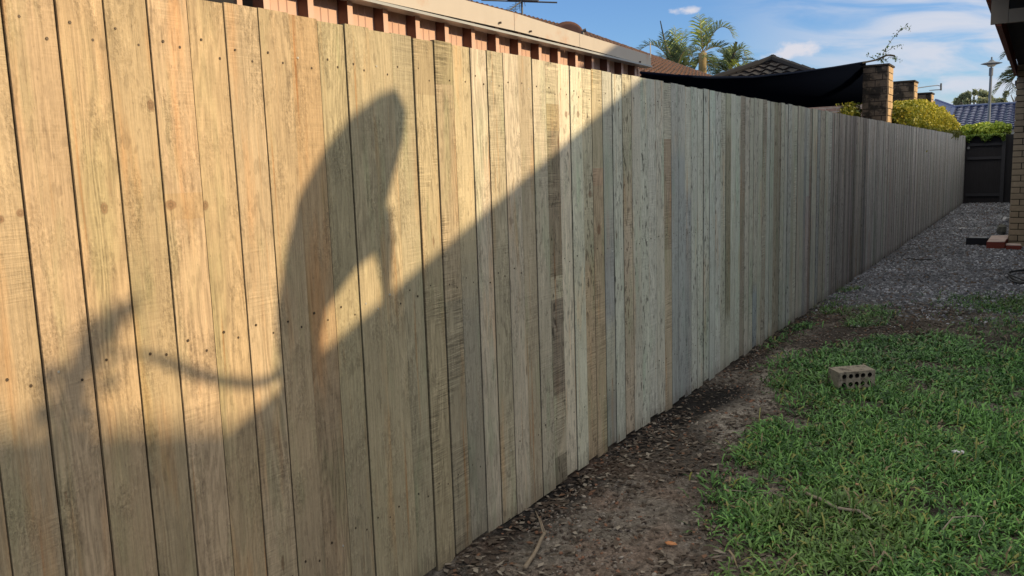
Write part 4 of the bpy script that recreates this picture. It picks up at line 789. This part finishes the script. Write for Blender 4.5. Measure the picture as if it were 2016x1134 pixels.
# pillars
BLKM = MORT2 = simple('dark_render', (.05, .04, .035), .95, .4, 20)
CAPM = simple('weathered_shaded_block', (.15, .115, .09), .9, .5, 14, bump=.015, dirt=((.035, .030, .027), .44))
LIT_BLK = simple('sunlit_block', (.50, .36, .22), .9, .3, 14, bump=.01, dirt=((.25, .18, .12), .62))  # lit copy for sun-facing blocks; the front copy has shade painted in
def pillar(Yp, h, w, label, seed):
    o = empty('pillar', (-2.2 - w / 2, Yp + w / 2, 0), label, 'pillar', 'blockwork pillars behind the fence'); rr = random.Random(seed)
    mb = MB(); mb.box2((-2.2 - w + .015, Yp + .015, 0), (-2.2 - .012, Yp + .60, h - .02)); mb.build('core', MORT2, o)
    mb = MB(); z = .02; k = 0; ch = .118
    while z < h - .05:
        zz = min(ch, h - z); cuts = [0, .5, 1] if k % 2 else [0, .28, .78, 1]
        for a, b in zip(cuts[:-1], cuts[1:]):
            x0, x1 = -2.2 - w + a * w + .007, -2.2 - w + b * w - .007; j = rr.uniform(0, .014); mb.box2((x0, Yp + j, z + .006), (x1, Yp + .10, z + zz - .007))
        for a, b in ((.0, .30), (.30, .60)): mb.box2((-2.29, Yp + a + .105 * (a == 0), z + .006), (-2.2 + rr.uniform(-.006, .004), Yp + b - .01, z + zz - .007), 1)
        z += ch; k += 1
    mb.build('blockwork', [CAPM, LIT_BLK], o)
    mb = MB(); mb.box2((-2.2 - w - .02, Yp - .015, h), (-2.185, Yp + .62, h + .03)); mb.build('cap', BLKM, o); return o
pillar(15.45, 2.84, .40, 'nearest and tallest looking blockwork pillar holding the black shade sail', 1)
pillar(18.85, 2.80, .40, 'middle blockwork pillar rising behind the golden hedge', 2)
pillar(22.0, 2.74, .40, 'farthest blockwork pillar, smallest of the three, above the hedge', 3)
# ------------------------------------------------------------------ foliage tools
def bumpy_box(n, x0, x1, y0, y1, zf, seed, shell=.16):
    """points near the surface of a clipped hedge with clumpy outline; zf(y) gives its top"""
    r = np.random.default_rng(seed); y = r.uniform(y0, y1, n); top = zf(y); th = r.random(n)
    side = r.random(n); x = np.where(side < .5, x1 - .02 - np.abs(r.normal(0, shell, n)), r.uniform(x0, x1, n)); z = np.where(side < .5, 1.2 + (top - 1.2) * r.random(n), top - np.abs(r.normal(0, shell, n)))
    cl = fbm(y * 1.0, z * 1.3 + x, 2.4, seed + 50, 3, .6) - .5; x = x + cl * .34; z = z + cl * .22 * sstep(1.6, 2.2, z)
    rd = np.clip((z - (top - .22)) / .2, 0, 1); x = x - (x - (x0 + x1) / 2) * rd ** 2 * .30
    return np.stack([x, y, z], -1), cl
# golden hedge
hg = empty('hedge', (-2.1, 20.5, 0), 'golden yellow green clipped hedge growing above the fence', 'hedge')
HY = [15.9, 16.4, 18, 19.5, 21, 23, 24.3, 25.3, 25.8]; HZ = [2.18, 2.30, 2.36, 2.40, 2.38, 2.34, 2.27, 2.16, 2.04]
hz = lambda y: np.interp(y, HY, HZ)
P_, cl = bumpy_box(42000, -2.65, -1.82, 15.95, 25.85, hz, 3); r = np.random.default_rng(4); n = len(P_)
t = r.random(n)[:, None]; g1 = np.array([.11, .15, .02]); g2 = np.array([.56, .50, .05]); c = g1 + (g2 - g1) * np.clip(t * .7 + cl[:, None] * 1.4 + .30 * (P_[:, 2:3] - 2.0), 0, 1)
c = np.where((r.random(n) < .04)[:, None], np.array([.62, .46, .06]), c)
V, F_, cc = leafquads(P_, np.full(n, .055), c, 5); npmesh('foliage', V, F_, FOL, hg, cc)
mb = MB(); mb.box2((-2.5, 16.3, .2), (-2.05, 25.5, 2.0)); mb.build('inner_growth', simple('dark_twigs', (.03, .03, .012), .9, .5, 20), hg)
P2 = np.stack([-1.70 + r.uniform(-.12, .06, 900), r.normal(22.6, .55, 900), 1.80 - np.abs(r.normal(0, .07, 900)) + .07], -1); V, F_, cc = leafquads(P2, np.full(900, .05), np.tile([.14, .15, .03], (900, 1)), 6); npmesh('overhang', V, F_, FOL, hg, cc)
hs = empty('shrub', (-2.75, 15.2, 0), 'small yellow green shrub left of the nearest pillar', 'shrub')
P3 = np.stack([r.normal(-2.78, .07, 1800), r.normal(15.5, .22, 1800), 2.04 + .10 * r.normal(size=1800)], -1); P3[:, 2] = np.minimum(P3[:, 2], 2.25); t = r.random(1800)[:, None]; V, F_, cc = leafquads(P3, np.full(1800, .06), np.array([.08, .14, .03]) + t * np.array([.28, .2, .02]), 8); npmesh('foliage', V, F_, FOL, hs, cc)
mb = MB(); mb.tube([(-2.78, 15.5, 0), (-2.78, 15.5, 2.0)], .02, 6); mb.build('stem', STK, hs)
# light green bush behind the gate
gbsh = empty('bush', (-1.3, 27.4, 0), 'bright light green bush spilling over the dark gate', 'bush')
n = 9000; x = r.uniform(-1.95, -.72, n); y = 27.2 + .35 * r.normal(size=n); z = 1.97 + .10 * r.normal(size=n) + .08 * np.sin(x * 7) + .06 * (x + 1.3); cl = fbm(x, z, 5, 66) - .5; P4 = np.stack([x, y, np.minimum(z, 2.17 - .15 * np.abs(x + 1.25) + cl * .2)], -1)
t = r.random(n)[:, None]; V, F_, cc = leafquads(P4, np.full(n, .085), np.array([.13, .24, .03]) + t * np.array([.40, .36, .05]), 9); npmesh('foliage', V, F_, FOL, gbsh, cc)
n = 2500; x = r.uniform(-1.7, -.8, n); P5 = np.stack([x, 25.9 + .06 * r.normal(size=n), 1.81 - np.abs(r.normal(0, .035, n)) * (1 + np.sin(x * 14))], -1); V, F_, cc = leafquads(P5, np.full(n, .07), np.array([.07, .16, .03]) + r.random(n)[:, None] * np.array([.22, .22, .04]), 10); npmesh('overhang', V, F_, FOL, gbsh, cc)
mb = MB()
for xx in (-1.7, -1.3, -.95): mb.tube([(xx, 27.4, 0), (xx + .05, 27.35, 1.9)], [.03, .015], 6)
mb.build('stems', STK, gbsh)
# creeper on the first pillar
vn = empty('creeper', (-2.4, 15.7, 2.87), 'wispy creeper shoots sprouting from the top of the nearest pillar', 'creeper')
def shoot(pix, Y, r0, nl, size, parent, seed, colr=(.07, .13, .04), droop=0):
    pts = [atY(px, py, Y) for px, py in pix]; mb = MB(); mb.tube(pts, [r0 * (1 - .7 * i / (len(pts) - 1)) for i in range(len(pts))], 5); mb.build('shoot', STK, parent)
    rr = np.random.default_rng(seed); Q = []
    for i in range(len(pts) - 1):
        for k in range(nl): Q.append(np.array(pts[i].lerp(pts[i + 1], rr.random())) + rr.normal(0, size * .5, 3))
    Q = np.array(Q); V, F_, cc = leafquads(Q, np.full(len(Q), size), np.array(colr) * rr.uniform(.6, 1.6, (len(Q), 1)), seed + 1, .45); npmesh('leaves', V, F_, FOL, parent, cc)
shoot([(1736, 121), (1739, 105), (1746, 92), (1756, 78), (1766, 66), (1778, 55), (1788, 53), (1793, 63)], 15.7, .006, 9, .045, vn, 1)
shoot([(1738, 118), (1745, 102), (1758, 93), (1772, 87), (1777, 93)], 15.7, .005, 7, .04, vn, 2)
shoot([(1742, 120), (1752, 112), (1765, 115), (1775, 119)], 15.7, .005, 8, .05, vn, 3)
shoot([(1728, 120), (1716, 113), (1706, 108)], 15.7, .005, 7, .045, vn, 4)
shoot([(1735, 121), (1732, 112), (1728, 104)], 15.7, .005, 9, .05, vn, 5)
mb = MB(); mb.tube([atX(1697, 124, -2.56) , atY(1725, 118, 15.5), atY(1745, 109, 15.6), atY(1752, 108.5, 15.7), atY(1761, 110, 15.8)], .016, 6); mb.build('old_stem', simple('bark_dark', (.018, .016, .013), .9), vn)
# bracket
bk = empty('metal_bracket', atY(1853, 170, 22.3), 'thin metal antenna arm with upright end bar above the hedge', 'antenna'); GMT = simple('grey_metal', (.12, .13, .15), .5, .1, 5, .5, metal=.2)
mb = MB(); mb.tube([atY(1804, 173.5, 19.6), atY(1828, 170, 21), atY(1846, 168, 22.3)], .010, 5); mb.build('arm', GMT, bk)
mb = MB(); mb.tube([atY(1852.8, 164, 22.3), atY(1852.5, 178, 22.3)], .022, 6); mb.build('end_bar', GMT, bk)
mb = MB(); mb.tube([atY(1842, 177, 22.3), atY(1853, 176.5, 22.3)], .010, 5); mb.tube([atY(1846, 168, 22.3), atY(1853, 170, 22.3)], .008, 5); mb.tube([atY(1842, 177, 22.3), atY(1830, 178, 22.2)], .010, 5); mb.build('brace', GMT, bk)
# ------------------------------------------------------------------ palms
PBK = simple('palm_trunk_bark', (.28, .22, .12), .9, .4, 3, bump=.02, stretch=(1, 1, 6))
def frond(pts, ll, n, parent, seed, col, hang=.6, spread=1.0, name='frond'):
    """pts: rachis polyline; leaflets of length ll on both sides"""
    rr = random.Random(seed); mb = MB(); pts = [Vector(p) for p in pts]
    seg = [(pts[i + 1] - pts[i]).length for i in range(len(pts) - 1)]; tot = sum(seg)
    def at(t):
        d = t * tot
        for i, s in enumerate(seg):
            if d <= s or i == len(seg) - 1: return pts[i].lerp(pts[i + 1], min(d / s, 1)), (pts[i + 1] - pts[i]).normalized()
            d -= s
    V = []; Fq = []; Cq = []
    for i in range(n):
        t = .12 + .88 * (i + rr.random() * .6) / n; p, d = at(min(t, 1)); side = d.cross(Vector((0, 0, 1)))
        if side.length < .2: side = Vector((rr.uniform(-1, 1), rr.uniform(-1, 1), 0))
        side.normalize(); upv = side.cross(d)
        for s in (-1, 1):
            L = ll * (math.sin(math.pi * min(1, .18 + .78 * t)) ** .6) * rr.uniform(.8, 1.15); dirl = (side * s * spread * .75 + d * rr.uniform(.5, .8) + upv * rr.uniform(.35, .75)).normalized()
            a = p; b = p + dirl * L * .55 - Vector((0, 0, hang * L * .10)); c = p + dirl * L * .9 - Vector((0, 0, hang * L * .5)); w = L * .036; wv = d.cross(dirl).cross(dirl).normalized() * w; wv = d * w
            k = len(V); V += [a - wv * .6, a + wv * .6, b + wv, b - wv, c]; Fq += [(k, k + 1, k + 2, k + 3), (k + 3, k + 2, k + 4, k + 4)]; f = rr.uniform(.6, 1.5); Cq += [[q * f for q in col]] * 5
    me_v = np.array([tuple(v) for v in V]); tri = []
    for q in Fq:
        tri.append((q[0], q[1], q[2]));
        if q[2] != q[3]: tri.append((q[0], q[2], q[3])) if q[3] != q[2] and len(set(q)) == 4 else None
    o = npmesh(name, me_v, np.array(tri), FOL, parent, np.array(Cq))
    mb.tube(pts, [ll * .035 * (1 - .75 * i / (len(pts) - 1)) for i in range(len(pts))], 5); mb.build('rachis', PBK, o)
def palm(label, Y, trunk, cpx, fr, seed, bare=()):
    c = atY(cpx[0], cpx[1], Y); base = (c.x, c.y, 0); o = empty('palm_tree', base, label, 'palm tree', 'palms behind the brown roof')
    mb = MB(); k = 14; mb.tube([(c.x, c.y, c.z * i / (k - 1)) for i in range(k)], [.15 * trunk * (1 + .08 * (i % 2)) for i in range(k)], 10); mb.build('trunk', PBK, o, True)
    for i, (pix, dep, col) in enumerate(fr):
        pts = []; m = len(pix)
        for j, (px, py) in enumerate([cpx] + pix): pts.append(atY(px, py, Y + dep * j / m))
        # smooth
        sm = []
        for j in range(len(pts) - 1):
            p0 = pts[max(j - 1, 0)]; p1 = pts[j]; p2 = pts[j + 1]; p3 = pts[min(j + 2, len(pts) - 1)]
            for t in (0, .25, .5, .75): sm.append(.5 * ((2 * p1) + (p2 - p0) * t + (2 * p0 - 5 * p1 + 4 * p2 - p3) * t * t + (3 * p1 - p0 - 3 * p2 + p3) * t ** 3))
        sm.append(pts[-1]); frond(sm, .76, 36, o, seed * 10 + i, col, hang=.45)
    for a, b, r0 in bare: mb = MB(); mb.tube([atY(a[0], a[1], Y), atY(b[0], b[1], Y)], [r0, r0 * .4], 6); mb.build('spear', simple('dark_spear', (.03, .035, .03), .8), o)
G1 = (.15, .20, .08); G2 = (.10, .145, .075); G3 = (.26, .31, .06)
palm('left palm, shorter, with a bare dark spear leaning beside its crown', 34, .9, (1332, 138),
     [([(1318, 118), (1300, 96), (1280, 88), (1262, 97), (1257, 104)], 0, G2), ([(1322, 112), (1312, 90), (1306, 66)], -1, G2), ([(1330, 110), (1328, 80), (1330, 55)], 0, G3), ([(1334, 112), (1340, 85), (1346, 62)], 1, G1), ([(1340, 112), (1352, 96), (1362, 104)], -1, G2), ([(1338, 122), (1350, 108), (1362, 110), (1368, 118)], 1, G2), ([(1344, 134), (1356, 126), (1364, 130)], 0, G1), ([(1320, 126), (1306, 110), (1298, 118)], 1, G2)], 1, bare=[((1317, 124), (1300, 41), .05)])
palm('tall middle palm whose top frond arches over to the right', 36, 1.15, (1383, 104),
     [([(1382, 80), (1379, 55), (1378, 30)], 0, G3), ([(1386, 82), (1390, 60), (1391, 38)], .8, G1), ([(1392, 90), (1404, 66), (1420, 53), (1436, 58), (1444, 75)], 0, G1), ([(1396, 96), (1412, 92), (1424, 98), (1430, 112)], 1, G2), ([(1374, 98), (1362, 104), (1352, 118), (1346, 132)], .5, G1), ([(1390, 112), (1402, 124), (1412, 140)], -.5, G1), ([(1380, 112), (1372, 128), (1364, 144)], 0, G1), ([(1388, 110), (1394, 128), (1400, 146)], .8, G2)], 2)
palm('right palm, lowest crown, with a thick dark unopened spear', 35, .8, (1437, 142),
     [([(1440, 122), (1450, 100), (1462, 96), (1467, 112)], 0, G1), ([(1444, 128), (1456, 112), (1466, 122), (1468, 140)], 1, G2), ([(1434, 122), (1424, 106), (1412, 102)], 0, G2), ([(1446, 138), (1458, 130), (1464, 142)], -1, G3), ([(1430, 132), (1418, 122), (1408, 132)], 1, G1), ([(1440, 126), (1444, 108), (1446, 96)], 1, G1), ([(1446, 146), (1456, 142), (1460, 150)], 0, G3), ([(1432, 142), (1422, 138), (1414, 146)], 0, G2)], 3, bare=[((1438, 120), (1450, 82), .13)])
pr_ = atY(2022, 130, 38); po = empty('palm_tree', (pr_.x, pr_.y, 0), 'palm half hidden behind the brick pier, only fronds showing', 'palm tree')
mb = MB(); mb.tube([(pr_.x, pr_.y, 0), pr_], [.18, .14], 10); mb.build('trunk', PBK, po)
for i, (pix, col) in enumerate(([([(2022, 130), (2008, 106), (1994, 98), (1982, 104), (1973, 116)], G2), ([(2022, 130), (2005, 140), (1990, 150), (1972, 165), (1957, 186)], G1), ([(2022, 130), (2000, 136), (1985, 145), (1972, 154)], G2), ([(2022, 130), (2004, 142), (1992, 160), (1994, 182)], G2), ([(2022, 130), (2010, 100), (1998, 92), (1984, 94)], G2)])):
    frond([atY(a, b, 38) for a, b in pix], .62, 34, po, 90 + i, (col[0] * .8, col[1] * .75, col[2] * .8), .7)
# ------------------------------------------------------------------ gum trees far away
def tree(label, name, Y, blobs, base, n, size, col, seed, tr=.25):
    c = atY(base[0], base[1], Y); o = empty(name, (c.x, c.y, 0), label, 'tree', None); r = np.random.default_rng(seed); Ps = []; mb = MB(); k = Y / F_PX
    for (px, py, rx, ry) in blobs:
        p = np.array(atY(px, py, Y)); m = int(n * rx * ry / sum(b[2] * b[3] for b in blobs)); q = r.normal(size=(m, 3)); q /= np.linalg.norm(q, axis=1)[:, None]; q *= r.random((m, 1)) ** .4
        Ps.append(p + q * np.array([rx * k, rx * k, ry * k]) * 1.2); mb.tube([(c.x, c.y, c.z), ((c.x + p[0]) / 2, (c.y + p[1]) / 2, c.z * .4 + p[2] * .6), tuple(p)], [tr * .6, tr * .3, tr * .12], 6)
    mb.tube([(c.x, c.y, 0), (c.x, c.y, c.z)], [tr, tr * .7], 8); mb.build('trunk', STK, o)
    P_ = np.concatenate(Ps); cl = fbm(P_[:, 0] + 50, P_[:, 2] + P_[:, 1], .9, seed, 3) ; keep = cl > .43; P_ = P_[keep]; cl = cl[keep]
    V, F_, cc = leafquads(P_, np.full(len(P_), size), np.array(col) * (.5 + 1.1 * r.random((len(P_), 1))), seed); npmesh('crown', V, F_, FOL, o, cc)
tree('broad grey green gum tree far off above the blue roof', 'gum_tree', 95, [(1890, 201, 10, 6), (1903, 194, 10, 8), (1918, 188, 12, 9), (1932, 190, 9, 8), (1942, 197, 8, 7), (1918, 200, 22, 6), (1895, 205, 14, 4), (1938, 204, 12, 5)], (1917, 220), 26000, .40, (.27, .30, .18), 71)
tree('small rounded gum tree far off right of the lamp post', 'gum_tree', 100, [(1968, 199, 10, 4), (1962, 203, 8, 4), (1974, 204, 8, 3)], (1968, 215), 2600, .42, (.24, .27, .17), 72)
tree('gum tree far off, partly hidden by the brick pier', 'gum_tree', 92, [(1990, 187, 10, 7), (1998, 190, 9, 9), (1987, 200, 9, 5), (2003, 205, 12, 8)], (2000, 215), 4000, .42, (.20, .23, .15), 73)
# ------------------------------------------------------------------ blue roof house
bu = empty('blue_roof_house', (-1.2, 56, 0), 'distant house with blue tiled roof beyond the gate', 'house'); YB = 52
e0 = atY(1878, 252, YB); e1 = atY(2060, 249, YB); rz_ = atY(1930, 207, 57).z; ev = 1.38 + (atY(1990, 250, YB).z - 1.38)
ev = atY(1960, 252, YB).z; xl = atY(1862, 230, YB).x; run = 5.5; rise = rz_ - ev
Vb = Vector((0, run, rise)).normalized(); Lb = math.hypot(run, rise)
tiled_plane('roof', (0, YB, ev), (1, 0, 0), Vb, [(xl - 4, 0), (3.2, 0), (3.2, Lb), (atY(1880, 210, 57).x, Lb)], TBL, bu, .36, .40, .022, .085, simple('blue_joint', (.05, .06, .12), .9))
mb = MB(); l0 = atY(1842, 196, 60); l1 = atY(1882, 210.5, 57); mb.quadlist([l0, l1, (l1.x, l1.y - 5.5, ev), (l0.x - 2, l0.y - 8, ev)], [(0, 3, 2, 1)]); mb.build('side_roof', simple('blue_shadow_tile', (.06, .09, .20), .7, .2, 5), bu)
capline((l1.x, 57, rz_ + .02), (3.2, 57, rz_ + .02), .06, simple('blue_cap', (.12, .15, .26), .6, .15, 3), bu, 20); capline(l0, l1, .06, simple('blue_cap_b', (.08, .10, .22), .6, .15, 3), bu, 8)
mb = MB(); mb.box2((-8, YB + .4, 0), (2.9, YB + 9, ev - .02)); mb.build('wall', simple('cream_wall', (.55, .53, .47), .8, .1, 2), bu)
mb = MB(); mb.box2((-8, YB - .12, ev - .12), (3.2, YB - .01, ev)); mb.build('gutter', simple('dark_gutter', (.02, .03, .05), .5), bu)
# ------------------------------------------------------------------ street lamp
lc = atY(1952, 125, 44); lp = empty('street_lamp', (lc.x, lc.y, 0), 'grey street lamp on a tall slim pole beyond the gate', 'street lamp'); LM = simple('lamp_grey', (.13, .15, .18), .5, .15, 4, .4)
mz = atY(1950, 147, 44).z; x_, y_ = lc.x, lc.y
mb = MB(); mb.tube([(x_, y_, 0), (x_, y_, mz)], [.075, .055], 10); mb.tube([(x_, y_, mz - .05), (x_, y_, mz + .3)], .085, 10); mb.build('pole', LM, lp)
mb = MB(); mb.tube([(x_, y_, mz + .3), (x_, y_, lc.z + .28)], .034, 8); mb.build('spigot', LM, lp)
mb = MB(); mb.tube([(x_, y_, lc.z - .06), (x_, y_, lc.z), (x_, y_, lc.z + .08), (x_, y_, lc.z + .16)], [.22, .44, .14, .06], 14); mb.build('hood', LM, lp)
mb = MB(); mb.tube([(x_, y_, lc.z - .14), (x_, y_, lc.z - .06)], [.12, .2], 12); mb.build('lens', simple('lamp_lens', (.55, .5, .4), .3), lp)
# ------------------------------------------------------------------ antenna and dish above the shed
AM = simple('antenna_metal', (.06, .065, .075), .5, .1, 5, .5, metal=.2); YA_ = 9.0
am = atY(1027, 24, YA_); an = empty('tv_antenna', (am.x, am.y, 0), 'television antenna on a thin mast behind the metal shed', 'antenna')
tp = atY(1027, -8, YA_); mb = MB(); mb.tube([(tp.x, tp.y, 0), (tp.x, tp.y, tp.z)], .014, 6); mb.build('mast', AM, an)
mb = MB(); mb.tube([atY(948, 0, YA_ - .3), atY(1000, 2, YA_), atY(1097, 5, YA_ + .3)], .010, 6); mb.tube([atY(1000, -1, YA_), atY(1060, 2, YA_)], .014, 6); mb.build('boom', AM, an)
mb = MB(); mb.tube([atY(1026, 3, YA_), atY(1000, 22, YA_ - .4)], .008, 6)
for i in range(6):
    p = atY(1022 - i * 4, 6 + i * 3, YA_ - .06 * i); mb.tube([p - Vector((.04 + .01 * i, .03, 0)), p + Vector((.04 + .01 * i, .03, -.01))], .003, 4)
mb.tube([atY(1016, 2, YA_), atY(1014, 20, YA_)], .004, 4); mb.tube([atY(1022, 2, YA_), atY(1024, 22, YA_)], .004, 4); mb.tube([atY(1008, 18, YA_), atY(1020, 26, YA_)], .003, 4); mb.tube([atY(1032, 2, YA_), atY(1034, 12, YA_)], .004, 4); mb.build('elements', AM, an)
YD = 11.0; dc = atY(1113, 78, YD); di = empty('satellite_dish', (dc.x, dc.y, 0), 'round rust brown satellite dish peeking over the shed edge', 'satellite dish'); DM = simple('rusty_dish', (.15, .07, .045), .6, .25, 6, .3)
rad = (atY(1146, 80, YD) - atY(1080, 68, YD)).length / 2; nrm = (Vector((.25, -.92, .30))).normalized(); q = nrm.to_track_quat('Z', 'Y').to_matrix(); mb = MB(); vs = []; RN = 28
for k, (rf, zf) in enumerate(((1.0, .0), (.8, -.055), (.5, -.11), (.2, -.14), (0.02, -.145))):
    for i in range(RN): a = 2 * math.pi * i / RN; vs.append(dc + q @ Vector((rad * rf * math.cos(a), rad * rf * math.sin(a), rad * zf * 1.2)))
fs = [(k * RN + i, k * RN + (i + 1) % RN, (k + 1) * RN + (i + 1) % RN, (k + 1) * RN + i) for k in range(4) for i in range(RN)]; nv = len(vs); vs += [v - nrm * .012 for v in vs]; fs += [tuple(reversed([j + nv for j in f])) for f in fs] + [(i, i + nv, (i + 1) % RN + nv, (i + 1) % RN) for i in range(RN)]
mb.quadlist(vs, fs); mb.build('reflector', DM, di, True)
mb = MB(); mb.tube([(dc.x, dc.y + .05, 0), (dc.x, dc.y + .05, dc.z)], .03, 8); mb.build('mast', AM, di)
p1_ = atY(1149, 75, YD); p2_ = atY(1148, 61, YD - .1); mb = MB(); mb.tube([dc - nrm * .02 - Vector((0, 0, rad * .8)), p1_, p2_], .010, 6); mb.build('arm', AM, di)
mb = MB(); mb.tube([p2_, p2_ + Vector((.035, .02, .012))], [.022, .026], 8); mb.tube([p2_ + Vector((-.01, 0, 0)), p2_ + Vector((.0, 0, -.06))], .02, 8); mb.build('receiver', AM, di)
for o in list(COL.objects):
    c = o.get('category')
    if c == 'tree': o['group'] = 'gum trees beyond the far houses'
    elif c == 'stone': o['group'] = 'loose stones on the ground'
    elif c in ('stick', 'twig'): o['group'] = 'fallen sticks on the ground'
    elif c == 'palm tree': o['group'] = 'palms beyond the roofs'
